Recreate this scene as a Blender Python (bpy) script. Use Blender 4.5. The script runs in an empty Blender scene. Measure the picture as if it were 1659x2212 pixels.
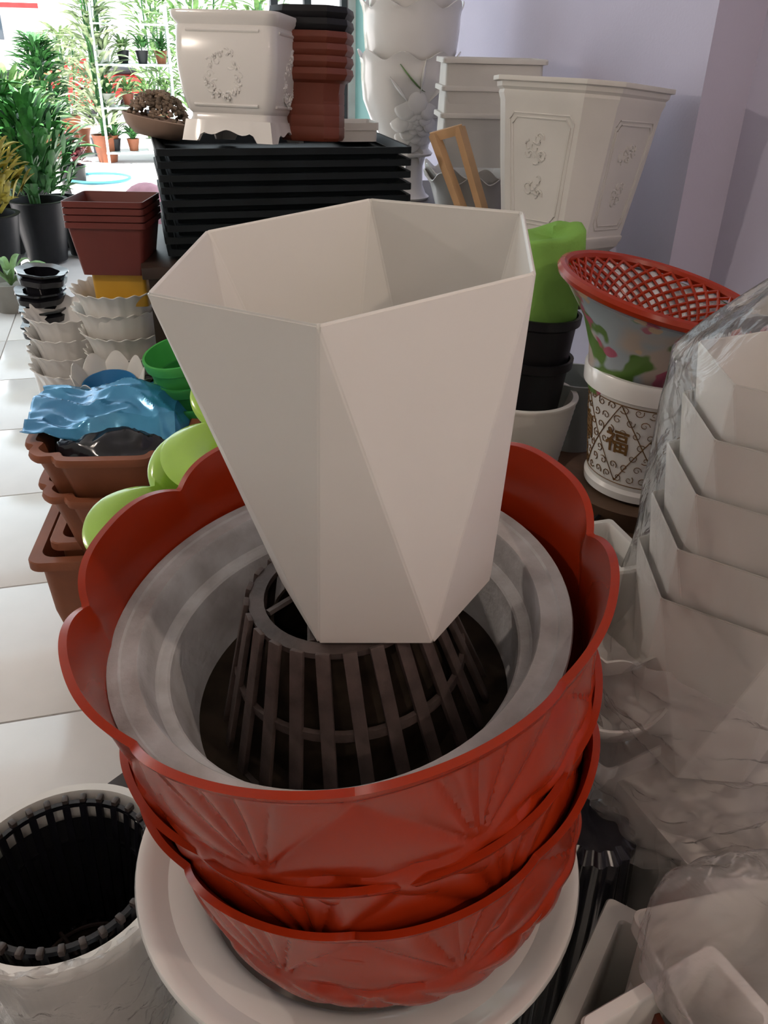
import bpy, bmesh, math, random
from mathutils import Vector, Matrix, Euler
from math import sin, cos, pi, radians, atan2, hypot, sqrt, tan
random.seed(7)
SC = bpy.context.scene
COL = SC.collection

# ------------------------------------------------------------------ camera
EYE = 1.48
cam_data = bpy.data.cameras.new('camera')
cam_data.sensor_fit = 'VERTICAL'
cam_data.sensor_height = 24.0
cam_data.lens = 24.0 * 1800.0 / 2212.0
cam_data.clip_start = 0.02
cam_data.clip_end = 200
cam = bpy.data.objects.new('camera', cam_data)
COL.objects.link(cam)
_p, _r = radians(30.0), radians(1.5)
_fw = Vector((0, cos(_p), -sin(_p))); _rt0 = Vector((1, 0, 0)); _up0 = _rt0.cross(_fw)
_rt = _rt0 * cos(_r) + _up0 * sin(_r); _up = -_rt0 * sin(_r) + _up0 * cos(_r)
cam.matrix_world = Matrix(((_rt.x, _up.x, -_fw.x, 0), (_rt.y, _up.y, -_fw.y, 0), (_rt.z, _up.z, -_fw.z, EYE), (0, 0, 0, 1)))
SC.camera = cam

def at(x, y, Y):
    """point of the room at distance Y seen at a position of the 1659x2212 frame"""
    d = _fw + _rt * ((x - 829.5) / 1800.0) - _up * ((y - 1106.0) / 1800.0)
    return Vector((0, 0, EYE)) + d * (Y / d.y)

# ------------------------------------------------------------------ world, lamps, exposure
SC.view_settings.view_transform = 'Standard'
SC.view_settings.look = 'None'
SC.view_settings.exposure = -0.34
SC.view_settings.gamma = 1.0
SC.view_settings.use_curve_mapping = False
world = bpy.data.worlds.new('world'); SC.world = world
world.use_nodes = True
bg = world.node_tree.nodes['Background']
bg.inputs['Color'].default_value = (0.80, 0.93, 1.0, 1)
bg.inputs['Strength'].default_value = 3.4
sun_data = bpy.data.lights.new('sun', 'SUN'); sun_data.energy = 26.0; sun_data.angle = radians(0.5); sun_data.color = (1.0, 0.97, 0.92)
sun = bpy.data.objects.new('sun', sun_data); COL.objects.link(sun)
sun.rotation_euler = Vector((0.2, 0.35, -1.0)).to_track_quat('-Z', 'Y').to_euler()
LAMPS = [  # ceiling bulbs: x, y, z, power, colour
    (1.20, -0.38, 2.30, 30, (1.0, 0.80, 0.64)),
    (-1.50, 1.45, 1.80, 29, (1.0, 0.86, 0.74)),
    (0.10, -1.45, 2.55, 17, (1.0, 0.82, 0.68)),
]

# ------------------------------------------------------------------ helpers
PHI = radians(16.0)
def room(u, v, z=0.0):
    return Vector((u * cos(PHI) - v * sin(PHI), u * sin(PHI) + v * cos(PHI), z))

MATS = {}
def mat(name, col, rough=0.5, spec=0.5, var=0.06, scale=12.0, bump=0.0, bscale=60.0, metal=0.0, col2=None, sss=0.0, coat=0.0, alpha=1.0):
    if name in MATS: return MATS[name]
    m = bpy.data.materials.new(name); m.use_nodes = True
    nt = m.node_tree; b = nt.nodes['Principled BSDF']
    tc = nt.nodes.new('ShaderNodeTexCoord')
    nz = nt.nodes.new('ShaderNodeTexNoise'); nz.inputs['Scale'].default_value = scale; nz.inputs['Detail'].default_value = 5
    nt.links.new(tc.outputs['Object'], nz.inputs['Vector'])
    rp = nt.nodes.new('ShaderNodeValToRGB')
    c2 = col2 if col2 else tuple(max(0, c * (1 - 2.2 * var)) for c in col)
    rp.color_ramp.elements[0].color = (*c2, 1); rp.color_ramp.elements[0].position = 0.3
    rp.color_ramp.elements[1].color = (*col, 1); rp.color_ramp.elements[1].position = 0.62
    nt.links.new(nz.outputs['Fac'], rp.inputs['Fac']); nt.links.new(rp.outputs['Color'], b.inputs['Base Color'])
    b.inputs['Roughness'].default_value = rough
    b.inputs['Specular IOR Level'].default_value = spec
    b.inputs['Metallic'].default_value = metal
    b.inputs['Coat Weight'].default_value = coat
    b.inputs['Coat Roughness'].default_value = 0.08
    if sss:
        b.inputs['Subsurface Weight'].default_value = sss
        b.inputs['Subsurface Radius'].default_value = (0.02, 0.018, 0.015)
        b.inputs['Subsurface Scale'].default_value = 0.4
    if bump:
        n2 = nt.nodes.new('ShaderNodeTexNoise'); n2.inputs['Scale'].default_value = bscale; n2.inputs['Detail'].default_value = 6
        nt.links.new(tc.outputs['Object'], n2.inputs['Vector'])
        bp = nt.nodes.new('ShaderNodeBump'); bp.inputs['Strength'].default_value = bump; bp.inputs['Distance'].default_value = 0.01
        nt.links.new(n2.outputs['Fac'], bp.inputs['Height']); nt.links.new(bp.outputs['Normal'], b.inputs['Normal'])
    MATS[name] = m
    return m

def plastic_film(name, tint=(0.9, 0.88, 0.86), body=0.25, crinkle=0.6, scale=9.0, rough=0.12):
    """thin clear polythene: see-through, a milky part and crinkled shine"""
    m = bpy.data.materials.new(name); m.use_nodes = True
    nt = m.node_tree; nt.nodes.clear()
    out = nt.nodes.new('ShaderNodeOutputMaterial')
    tr = nt.nodes.new('ShaderNodeBsdfTransparent'); tr.inputs['Color'].default_value = (0.97, 0.96, 0.96, 1)
    df = nt.nodes.new('ShaderNodeBsdfDiffuse'); df.inputs['Color'].default_value = (*tint, 1)
    tl = nt.nodes.new('ShaderNodeBsdfTranslucent'); tl.inputs['Color'].default_value = (*tint, 1)
    gl = nt.nodes.new('ShaderNodeBsdfGlossy'); gl.inputs['Roughness'].default_value = rough
    tc = nt.nodes.new('ShaderNodeTexCoord')
    nz = nt.nodes.new('ShaderNodeTexNoise'); nz.inputs['Scale'].default_value = scale; nz.inputs['Detail'].default_value = 4; nz.inputs['Distortion'].default_value = 1.2
    nt.links.new(tc.outputs['Object'], nz.inputs['Vector'])
    bp = nt.nodes.new('ShaderNodeBump'); bp.inputs['Strength'].default_value = crinkle; bp.inputs['Distance'].default_value = 0.03
    nt.links.new(nz.outputs['Fac'], bp.inputs['Height'])
    for n in (df, tl, gl): nt.links.new(bp.outputs['Normal'], n.inputs['Normal'])
    a = nt.nodes.new('ShaderNodeMixShader'); a.inputs[0].default_value = 0.5
    nt.links.new(df.outputs[0], a.inputs[1]); nt.links.new(tl.outputs[0], a.inputs[2])
    b = nt.nodes.new('ShaderNodeMixShader'); b.inputs[0].default_value = body
    nt.links.new(tr.outputs[0], b.inputs[1]); nt.links.new(a.outputs[0], b.inputs[2])
    fr = nt.nodes.new('ShaderNodeFresnel'); fr.inputs['IOR'].default_value = 1.28
    nt.links.new(bp.outputs['Normal'], fr.inputs['Normal'])
    c = nt.nodes.new('ShaderNodeMixShader'); nt.links.new(fr.outputs[0], c.inputs[0])
    nt.links.new(b.outputs[0], c.inputs[1]); nt.links.new(gl.outputs[0], c.inputs[2])
    nt.links.new(c.outputs[0], out.inputs['Surface'])
    MATS[name] = m
    return m

class MB:
    """collects vertices and faces of one mesh"""
    def __init__(s): s.v = []; s.f = []
    def add(s, vs, fs):
        o = len(s.v); s.v += [tuple(p) for p in vs]; s.f += [tuple(i + o for i in f) for f in fs]; return s
    def box(s, c, d, M=None):
        x, y, z = d[0] / 2, d[1] / 2, d[2] / 2
        vs = [Vector((sx * x, sy * y, sz * z)) for sz in (-1, 1) for sy in (-1, 1) for sx in (-1, 1)]
        if M: vs = [M @ p for p in vs]
        vs = [p + Vector(c) for p in vs]
        return s.add(vs, [(0, 2, 3, 1), (4, 5, 7, 6), (0, 1, 5, 4), (2, 6, 7, 3), (0, 4, 6, 2), (1, 3, 7, 5)])
    def tube(s, pts, r, seg=8, closed=False, flat=1.0):
        pts = [Vector(p) for p in pts]; n = len(pts); vs = []; fs = []
        for i, p in enumerate(pts):
            a = pts[i - 1] if (i or closed) else pts[0]; b = pts[(i + 1) % n] if (i < n - 1 or closed) else pts[-1]
            t = (b - a).normalized() if (b - a).length > 1e-9 else Vector((0, 0, 1))
            h = Vector((0, 0, 1)) if abs(t.z) < 0.9 else Vector((1, 0, 0))
            e1 = t.cross(h).normalized(); e2 = t.cross(e1)
            rr = r[i] if isinstance(r, (list, tuple)) else r
            for k in range(seg):
                q = 2 * pi * k / seg
                vs.append(p + e1 * (rr * cos(q)) + e2 * (rr * flat * sin(q)))
        m = n if closed else n - 1
        for i in range(m):
            for k in range(seg):
                j = (i + 1) % n
                fs.append((i * seg + k, i * seg + (k + 1) % seg, j * seg + (k + 1) % seg, j * seg + k))
        if not closed:
            fs.append(tuple(range(seg))[::-1]); fs.append(tuple((n - 1) * seg + k for k in range(seg)))
        return s.add(vs, fs)
    def lathe(s, prof, seg=48, fn=None, a0=0.0):
        """rings of (r, z); fn(angle, r, z, index) may bend each point"""
        vs = []; rings = []
        for i, (r, z) in enumerate(prof):
            if r < 1e-6:
                rings.append([len(vs)]); p = fn(0, 0, z, i) if fn else (0, 0, z); vs.append(p)
            else:
                ring = []
                for k in range(seg):
                    a = a0 + 2 * pi * k / seg
                    ring.append(len(vs)); vs.append(fn(a, r, z, i) if fn else (r * cos(a), r * sin(a), z))
                rings.append(ring)
        fs = []
        for A, B in zip(rings, rings[1:]):
            if len(A) == 1 and len(B) == 1: continue
            if len(A) == 1:
                for k in range(seg): fs.append((A[0], B[(k + 1) % seg], B[k]))
            elif len(B) == 1:
                for k in range(seg): fs.append((A[k], A[(k + 1) % seg], B[0]))
            else:
                for k in range(seg): fs.append((A[k], A[(k + 1) % seg], B[(k + 1) % seg], B[k]))
        return s.add(vs, fs)
    def ball(s, c, r, seg=10, rings=6, M=None):
        if not isinstance(r, (tuple, list)): r = (r, r, r)
        o = MB()
        o.lathe([(sin(pi * i / rings), -cos(pi * i / rings)) for i in range(rings + 1)], seg)
        vs = [Vector((p[0] * r[0], p[1] * r[1], p[2] * r[2])) for p in o.v]
        if M: vs = [M @ p for p in vs]
        return s.add([p + Vector(c) for p in vs], o.f)
    def grid(s, nu, nv, fn):
        vs = [fn(i / (nu - 1), j / (nv - 1)) for j in range(nv) for i in range(nu)]
        return s.add(vs, [(j * nu + i, j * nu + i + 1, (j + 1) * nu + i + 1, (j + 1) * nu + i) for j in range(nv - 1) for i in range(nu - 1)])
    def mesh(s, name, ang=35, bevel=0.0, solid=0.0):
        me = bpy.data.meshes.new(name)
        me.from_pydata(s.v, [], s.f); me.validate()
        if bevel or True:
            bm = bmesh.new(); bm.from_mesh(me)
            bmesh.ops.recalc_face_normals(bm, faces=bm.faces)
            if bevel:
                es = [e for e in bm.edges if len(e.link_faces) == 2 and e.calc_face_angle(0) > radians(28)]
                bmesh.ops.bevel(bm, geom=es, offset=bevel, segments=2, affect='EDGES', profile=0.6)
            bm.to_mesh(me); bm.free()
        me.polygons.foreach_set('use_smooth', [True] * len(me.polygons))
        me.set_sharp_from_angle(angle=radians(ang))
        return me

def tag(o, label=None, cat=None, group=None, kind=None):
    if label: o['label'] = label
    if cat: o['category'] = cat
    if group: o['group'] = group
    if kind: o['kind'] = kind
    return o

def obj(name, me, m, parent=None, loc=(0, 0, 0), rot=(0, 0, 0), **kw):
    if isinstance(me, MB): me = me.mesh(name)
    if m is not None and not me.materials: me.materials.append(m)
    o = bpy.data.objects.new(name, me); COL.objects.link(o)
    if m is not None and me.materials[0] is not m:
        o.material_slots[0].link = 'OBJECT'; o.material_slots[0].material = m
    o.location = loc; o.rotation_euler = rot
    if parent: o.parent = parent
    return tag(o, **kw) if kw else o

def thing(name, label, cat, loc=(0, 0, 0), rot=(0, 0, 0), group=None):
    o = bpy.data.objects.new(name, None); COL.objects.link(o)
    o.empty_display_size = 0.05
    o.location = loc; o.rotation_euler = rot
    return tag(o, label, cat, group)

def dup(root, loc, rot=None, label=None, group=None, scale=None):
    r = root.copy(); COL.objects.link(r); r.location = loc
    if rot is not None: r.rotation_euler = rot
    if scale: r.scale = scale
    if label: r['label'] = label
    if group: r['group'] = group
    for ch in root.children:
        c = ch.copy(); COL.objects.link(c); c.parent = r
        for g in ch.children:
            d = g.copy(); COL.objects.link(d); d.parent = c
    return r

def weighted(o):
    m = o.modifiers.new('weighted_normals', 'WEIGHTED_NORMAL'); m.weight = 100; m.keep_sharp = False
    return o

def tiltloc(top, axis_len, tx, ty):
    """origin of a thing whose axis of given length ends at point top, tilted tx, ty"""
    M = Euler((tx, ty, 0), 'XYZ').to_matrix()
    return Vector(top) - M @ Vector((0, 0, axis_len))

def ngon(n, a0=0.0):
    def k(a):
        q = (a - a0) % (2 * pi / n) - pi / n
        return cos(pi / n) / cos(q)
    return k
def roundrect(hx, hy, rc, n=6):
    """outline of a rounded rectangle, anticlockwise"""
    pts = []
    for cx, cy, a0 in ((hx - rc, hy - rc, 0), (-hx + rc, hy - rc, pi / 2), (-hx + rc, -hy + rc, pi), (hx - rc, -hy + rc, 3 * pi / 2)):
        for i in range(n + 1):
            a = a0 + (pi / 2) * i / n
            pts.append((cx + rc * cos(a), cy + rc * sin(a)))
    return pts
def loft(mb, sections, cap0=True, cap1=True):
    """sections: list of (outline, z) with equal point counts"""
    n = len(sections[0][0]); vs = []; fs = []
    for o, z in sections: vs += [(p[0], p[1], z) for p in o]
    for i in range(len(sections) - 1):
        for k in range(n):
            fs.append((i * n + k, i * n + (k + 1) % n, (i + 1) * n + (k + 1) % n, (i + 1) * n + k))
    if cap0: fs.append(tuple(range(n))[::-1])
    if cap1: fs.append(tuple((len(sections) - 1) * n + k for k in range(n)))
    return mb.add(vs, fs)

def hnoise(x, y, z=0.0):
    from mathutils import noise
    return noise.noise(Vector((x, y, z)))

# ------------------------------------------------------------------ materials
M_WALL = mat('lavender_paint', (0.56, 0.53, 0.66), 0.7, 0.3, 0.02, 3, 0.06, 120)
M_TEAL = mat('teal_paint', (0.22, 0.47, 0.45), 0.55, 0.4, 0.03, 4)
M_CEIL = mat('ceiling_paint', (0.72, 0.70, 0.68), 0.8, 0.2, 0.02)
M_TILE = mat('glazed_tile', (0.80, 0.77, 0.74), 0.14, 0.5, 0.025, 6)
M_GROUT = mat('grout', (0.42, 0.36, 0.32), 0.9, 0.2, 0.1, 30)
M_WHITE = mat('white_faceted_plastic', (0.75, 0.735, 0.70), 0.42, 0.45, 0.012, 5, sss=0.06)
M_WHITE2 = mat('white_glazed_plastic', (0.76, 0.74, 0.71), 0.22, 0.5, 0.02, 6, coat=0.25)
M_WHITEM = mat('white_matt_plastic', (0.68, 0.66, 0.62), 0.55, 0.4, 0.03, 8)
M_GREYP = mat('stained_grey_foam', (0.56, 0.56, 0.57), 0.75, 0.25, 0.16, 15, 0.2, 90, col2=(0.33, 0.31, 0.30))
M_RED = mat('rust_red_plastic', (0.32, 0.024, 0.004), 0.25, 0.32, 0.05, 7)
M_NET = mat('dusty_brown_black_plastic', (0.075, 0.055, 0.050), 0.5, 0.35, 0.25, 40, 0.1, 150)
M_BLACK = mat('black_plastic', (0.009, 0.009, 0.011), 0.45, 0.3, 0.1, 20)
M_BLACKG = mat('black_glossy_plastic', (0.010, 0.010, 0.014), 0.16, 0.5, 0.1, 20)
M_TRAY = mat('black_green_tray_plastic', (0.007, 0.011, 0.014), 0.6, 0.22, 0.15, 10)
M_TERRA = mat('terracotta_plastic', (0.25, 0.080, 0.036), 0.55, 0.35, 0.10, 9, 0.06, 70)
M_BRICK = mat('brick_red_plastic', (0.19, 0.046, 0.025), 0.45, 0.4, 0.06, 9)
M_MAROON = mat('maroon_plastic', (0.125, 0.023, 0.017), 0.5, 0.4, 0.05, 9)
M_YELLOW = mat('mustard_plastic', (0.50, 0.27, 0.02), 0.45, 0.4, 0.05, 9)
M_LIME = mat('lime_glossy_plastic', (0.36, 0.62, 0.08), 0.18, 0.5, 0.05, 9, coat=0.3)
M_LIMED = mat('lime_inner_plastic', (0.20, 0.45, 0.05), 0.3, 0.4, 0.05, 9)
M_GREEN = mat('leaf_green_plastic', (0.03, 0.24, 0.05), 0.35, 0.45, 0.08, 9)
M_FELT = mat('green_felt', (0.23, 0.46, 0.10), 0.9, 0.1, 0.08, 9, 0.3, 40)
M_WOODD = mat('dark_stained_wood', (0.035, 0.020, 0.014), 0.5, 0.4, 0.2, 8)
M_WOOD = mat('raw_pine_wood', (0.58, 0.36, 0.19), 0.6, 0.3, 0.08, 9, 0.1, 60)
M_WOODB = mat('brown_bench_wood', (0.13, 0.075, 0.045), 0.6, 0.3, 0.15, 8, 0.1, 60)
M_BLUE = mat('blue_film', (0.05, 0.30, 0.52), 0.17, 0.9, 0.2, 5, 0.3, 11, metal=0.35, col2=(0.02, 0.14, 0.32))
M_BLUEB = mat('blue_bowl', (0.02, 0.18, 0.42), 0.3, 0.5, 0.05)
M_CLAYB = mat('tan_clay', (0.36, 0.25, 0.19), 0.7, 0.3, 0.08)
M_CHIP = mat('dried_brown_chips', (0.26, 0.19, 0.14), 0.8, 0.2, 0.3, 30)
M_GLASSF = plastic_film('clear_window_glass', (0.8, 0.85, 0.85), 0.12, 0.0, 1.0, 0.02)
M_FILM = plastic_film('clear_polythene', (0.95, 0.91, 0.89), 0.11, 0.35, 9.0, 0.12)
M_FILMC = plastic_film('crumpled_polythene', (0.95, 0.91, 0.89), 0.20, 0.5, 13.0, 0.10)
M_FILM2 = plastic_film('milky_polythene', (0.93, 0.88, 0.86), 0.33, 0.5, 10.0, 0.12)
M_FILM3 = plastic_film('wrap_polythene', (0.9, 0.86, 0.84), 0.16, 0.45, 16.0, 0.1)
M_LEAF = mat('leaf_deep_green', (0.06, 0.19, 0.05), 0.45, 0.4, 0.3, 14, col2=(0.015, 0.07, 0.02))
M_LEAF2 = mat('leaf_light_green', (0.20, 0.36, 0.12), 0.5, 0.4, 0.3, 14)
M_LEAF3 = mat('leaf_pale_green', (0.42, 0.52, 0.30), 0.5, 0.4, 0.3, 14)
M_LEAFY = mat('leaf_yellow', (0.45, 0.36, 0.05), 0.5, 0.4, 0.3, 14)
M_LEAFR = mat('leaf_dark_red', (0.12, 0.02, 0.025), 0.5, 0.4, 0.3, 14)
M_DARKBR = mat('soil_and_dark_brown', (0.03, 0.022, 0.016), 0.9, 0.1, 0.3, 30)
M_BROWN = mat('brown_print', (0.16, 0.075, 0.015), 0.35, 0.5, 0.1)
M_OUT = mat('sunlit_paving', (0.62, 0.58, 0.58), 0.7, 0.3, 0.1, 1.5)
M_STEEL = mat('pale_painted_steel', (0.55, 0.62, 0.62), 0.4, 0.5, 0.05)
M_REDC = mat('bright_red_cloth', (0.60, 0.03, 0.03), 0.6, 0.3, 0.1)
M_VAN = mat('white_car_paint', (0.85, 0.85, 0.86), 0.25, 0.5, 0.01)
M_DGLASS = mat('dark_car_glass', (0.05, 0.07, 0.09), 0.1, 0.6, 0.05)
M_PINK = mat('pink_cloth', (0.55, 0.30, 0.36), 0.7, 0.2, 0.1)

# ------------------------------------------------------------------ the setting
def slab(name, u0, u1, v0, v1, z0, z1, m, **kw):
    c = room((u0 + u1) / 2, (v0 + v1) / 2, (z0 + z1) / 2)
    return obj(name, MB().box((0, 0, 0), (abs(u1 - u0), abs(v1 - v0), abs(z1 - z0))), m, loc=c, rot=(0, 0, PHI), **kw)
UR, VC, US, VE = 1.31, 1.93, 1.44, 5.45     # right wall, its step, end of the shop
floor = slab('floor', -3.6, 2.0, -2.2, VE, -0.12, -0.006, M_GROUT, kind='structure')
tile_me = MB().box((0, 0, 0), (0.594, 0.594, 0.02)).mesh('tile', bevel=0.0015)
TILE = 0.6
voff = 1.592 * 1.48 / 1.4
k0 = voff % TILE
for i in range(-6, 3):
    for j in range(-4, 10):
        u, v = 0.12 + i * TILE, k0 + (j - 0.5) * TILE
        if v + 0.3 > VE or u - 0.3 < -3.6 or u + 0.3 > 1.75: continue
        t = obj('tile', tile_me, M_TILE)
        t.location = room(u, v, -0.01); t.rotation_euler = (0, 0, PHI)
        t.parent = floor; t.matrix_parent_inverse = floor.matrix_basis.inverted()
slab('wall_right', UR, UR + 0.5, VC, VE - 0.70, 0, 3.0, M_WALL, kind='structure')
slab('wall_right_near', US, US + 0.4, -2.2, VC, 0, 3.0, M_WALL, kind='structure')
M_OFFW = mat('off_white_paint', (0.62, 0.62, 0.60), 0.8, 0.2, 0.02)
slab('wall_left', -3.8, -3.6, -2.2, VE, 0, 3.0, M_OFFW, kind='structure')
slab('wall_front', -3.8, 2.0, -2.4, -2.2, 0, 3.0, M_OFFW, kind='structure')
slab('ceiling', -3.8, 2.0, -2.4, VE + 0.1, 3.0, 3.15, M_CEIL, kind='structure')
slab('trim_1', UR - 0.01, UR + 0.4, VE - 0.70, VE - 0.06, 0, 3.0, M_TEAL, kind='structure')
slab('trim_2', UR - 0.05, UR + 0.4, VE - 0.06, VE + 0.06, 0, 3.0, mat('white_gloss_paint', (0.75, 0.75, 0.74), 0.4), kind='structure')
w1 = slab('window_1', 0.86, UR - 0.05, VE - 0.01, VE + 0.01, 0.08, 2.5, M_GLASSF, kind='structure')
fr = MB()
for u in (0.84, 1.03, 1.245): fr.box((u - (0.86 + UR - 0.05) / 2, 0, 0), (0.04, 0.06, 2.42))
fr.box((0, 0, 1.19), (0.42, 0.06, 0.05)); fr.box((0, 0, -1.19), (0.42, 0.06, 0.05))
obj('window_frame', fr, mat('dark_grey_frame', (0.06, 0.07, 0.08), 0.5), w1)
slab('outdoor_ground', -20, 12, VE, 40, -0.14, -0.02, M_OUT, kind='structure')

# lamps of the room
for i, (x, y, z, pw, c) in enumerate(LAMPS):
    L = bpy.data.lights.new('bulb_light', 'POINT'); L.energy = pw; L.color = c; L.shadow_soft_size = 0.025
    lo = bpy.data.objects.new('bulb_light', L); COL.objects.link(lo); lo.location = (x, y, z)
    h = thing('ceiling_lamp', 'warm pendant bulb ' + ('high by the right wall', 'hanging low over the left aisle', 'behind the viewer')[i], 'lamp', (x, y, 3.0), group='ceiling bulbs')
    obj('ceiling_rose', MB().lathe([(0, 0), (0.05, 0), (0.045, -0.03), (0.008, -0.035), (0.008, z - 2.87), (0.03, z - 2.88), (0.03, z - 2.95), (0, z - 2.95)], 20), M_WHITEM, h)

# ------------------------------------------------------------------ pot builders
def antiprism_pot(R, r, h, yaw, th=0.004):
    """hexagonal rim, hexagonal foot turned by half a side, triangular facets between"""
    bm = bmesh.new()
    T = [bm.verts.new((R * cos(yaw + k * pi / 3), R * sin(yaw + k * pi / 3), h)) for k in range(6)]
    B = [bm.verts.new((r * cos(yaw + (k + .5) * pi / 3), r * sin(yaw + (k + .5) * pi / 3), 0)) for k in range(6)]
    Ti = [bm.verts.new(((R - th) * cos(yaw + k * pi / 3), (R - th) * sin(yaw + k * pi / 3), h)) for k in range(6)]
    Bi = [bm.verts.new(((r - th) * cos(yaw + (k + .5) * pi / 3), (r - th) * sin(yaw + (k + .5) * pi / 3), 0.006)) for k in range(6)]
    for k in range(6):
        j = (k + 1) % 6
        bm.faces.new((T[k], B[k], T[j])); bm.faces.new((B[k], B[j], T[j]))
        bm.faces.new((Ti[k], Ti[j], Bi[k])); bm.faces.new((Bi[k], Ti[j], Bi[j]))
        bm.faces.new((T[k], T[j], Ti[j], Ti[k]))
    bm.faces.new(B[::-1]); bm.faces.new(Bi)
    bmesh.ops.recalc_face_normals(bm, faces=bm.faces)
    es = [e for e in bm.edges if len(e.link_faces) == 2]
    bmesh.ops.bevel(bm, geom=es, offset=0.0016, segments=3, affect='EDGES')
    me = bpy.data.meshes.new('faceted_pot'); bm.to_mesh(me); bm.free()
    me.polygons.foreach_set('use_smooth', [True] * len(me.polygons))
    return me

# === centre: white faceted pot
TXW, TYW, HW = 0.0656, -0.1043, 0.3097
rimc = Vector((-0.0302, 0.6219, EYE - 0.1382))
wp = obj('faceted_pot', antiprism_pot(0.15, 0.0982, HW, 3.5834), M_WHITE, loc=tiltloc(rimc, HW, TXW, TYW), rot=(TXW, TYW, 0),
         label='tall white faceted plastic pot standing tilted on the upturned black net basket', cat='pot')
weighted(wp)
MW = Euler((TXW, TYW, 0), 'XYZ').to_matrix()

# === upturned net basket under it
def net_basket(name, label, top, R1, R0, h, nrib, tx, ty, loc=None, m=M_NET, hub=True):
    """upturned net pot: ring on top (radius R1), ribs splaying to a wider hoop (R0) below"""
    t = thing(name, label, 'basket', loc if loc is not None else tiltloc(top, h, tx, ty), (tx, ty, 0))
    ring = MB().lathe([(R1 - 0.015, h), (R1 - 0.001, h), (R1 - 0.001, h - 0.006), (R1 - 0.015, h - 0.006), (R1 - 0.015, h)], 48)
    ring = obj('top_ring', ring, m, t)
    L = hypot(R0 - R1, h)
    rib = MB().box((0, 0, 0), (0.005, 0.0125, L + 0.004)).mesh('rib', bevel=0.001)
    tilt = atan2(R0 - R1, h)
    for k in range(nrib):
        a = 2 * pi * (k + .5) / nrib
        rm = (R0 + R1) / 2 + 0.001
        obj('rib', rib, m, t, loc=(rm * cos(a), rm * sin(a), h / 2), rot=(0, -tilt, a))
    for f in (0.04, 0.52):
        rr = R0 + (R1 - R0) * f
        obj('hoop', MB().lathe([(rr - 0.004, h * f - 0.005), (rr + 0.001, h * f - 0.005), (rr + 0.001, h * f + 0.005), (rr - 0.004, h * f + 0.005), (rr - 0.004, h * f - 0.005)], 48), m, t)
    if hub:
        obj('hub_ring', MB().lathe([(0.026, h), (0.040, h), (0.040, h - 0.005), (0.026, h - 0.005), (0.026, h)], 32), m, t)
        for k in range(7):
            a = 2 * pi * k / 7 + 0.35
            p, q = Vector((0.037 * cos(a), 0.037 * sin(a), h - 0.003)), Vector(((R1 - 0.017) * cos(a + 0.45), (R1 - 0.017) * sin(a + 0.45), h - 0.003))
            obj('spoke', MB().tube([p, q], 0.0045, 6, flat=0.6), m, t)
    return t
base_c = rimc - MW @ Vector((0, 0, HW))
bk_top = base_c + MW @ Vector((-0.040, -0.006, -0.0015))
basket = net_basket('net_basket', 'upturned dark brown slatted net basket under the white faceted pot', bk_top, 0.088, 0.138, 0.158, 24, TXW, TYW)
# soil caught inside the basket
dirt = MB()
for k in range(120):
    a, r = random.uniform(0, 2 * pi), 0.10 * sqrt(random.random())
    dirt.ball((r * cos(a), r * sin(a), random.uniform(0.0, 0.03)), random.uniform(0.004, 0.010), 6, 4)
obj('clinging_soil', dirt, M_DARKBR, basket, kind='stuff')
obj('inner_sleeve', MB().lathe([(0.112, 0.002), (0.070, 0.135), (0.067, 0.135), (0.109, 0.002)], 40).mesh('inner_sleeve', 50), M_DARKBR, basket)

# === grey round pot holding the basket
TXS, TYS = 0.14, -0.13
MS = Euler((TXS, TYS, 0), 'XYZ').to_matrix()
AX = MS @ Vector((0, 0, 1))
gc = Vector((-0.042, 0.638, EYE - 0.482)); GH = 0.125
gp = MB().lathe([(0, 0), (0.196, 0), (0.200, 0.004), (0.2195, GH - 0.002), (0.2185, GH), (0.208, GH + 0.001), (0.206, GH - 0.001), (0.196, GH - 0.001), (0.1905, GH), (0.189, GH - 0.002),
                 (0.183, GH - 0.034), (0.1805, GH - 0.036), (0.172, GH - 0.037), (0.170, GH - 0.039), (0.158, 0.012), (0, 0.012)], 96)
gpo = obj('round_pot', gp.mesh('round_pot', 30), M_GREYP, loc=tiltloc(gc, GH, TXS, TYS), rot=(TXS, TYS, 0),
          label='stained pale grey round pot with a thick stepped rim, inside the red pots', cat='pot')

obj('bottom_disc', MB().lathe([(0.1595, 0.016), (0.08, 0.019), (0, 0.018)], 60).mesh('bottom_disc', 60), M_DARKBR, gpo)  # dark brown disc covering the inside bottom of the grey pot

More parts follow.
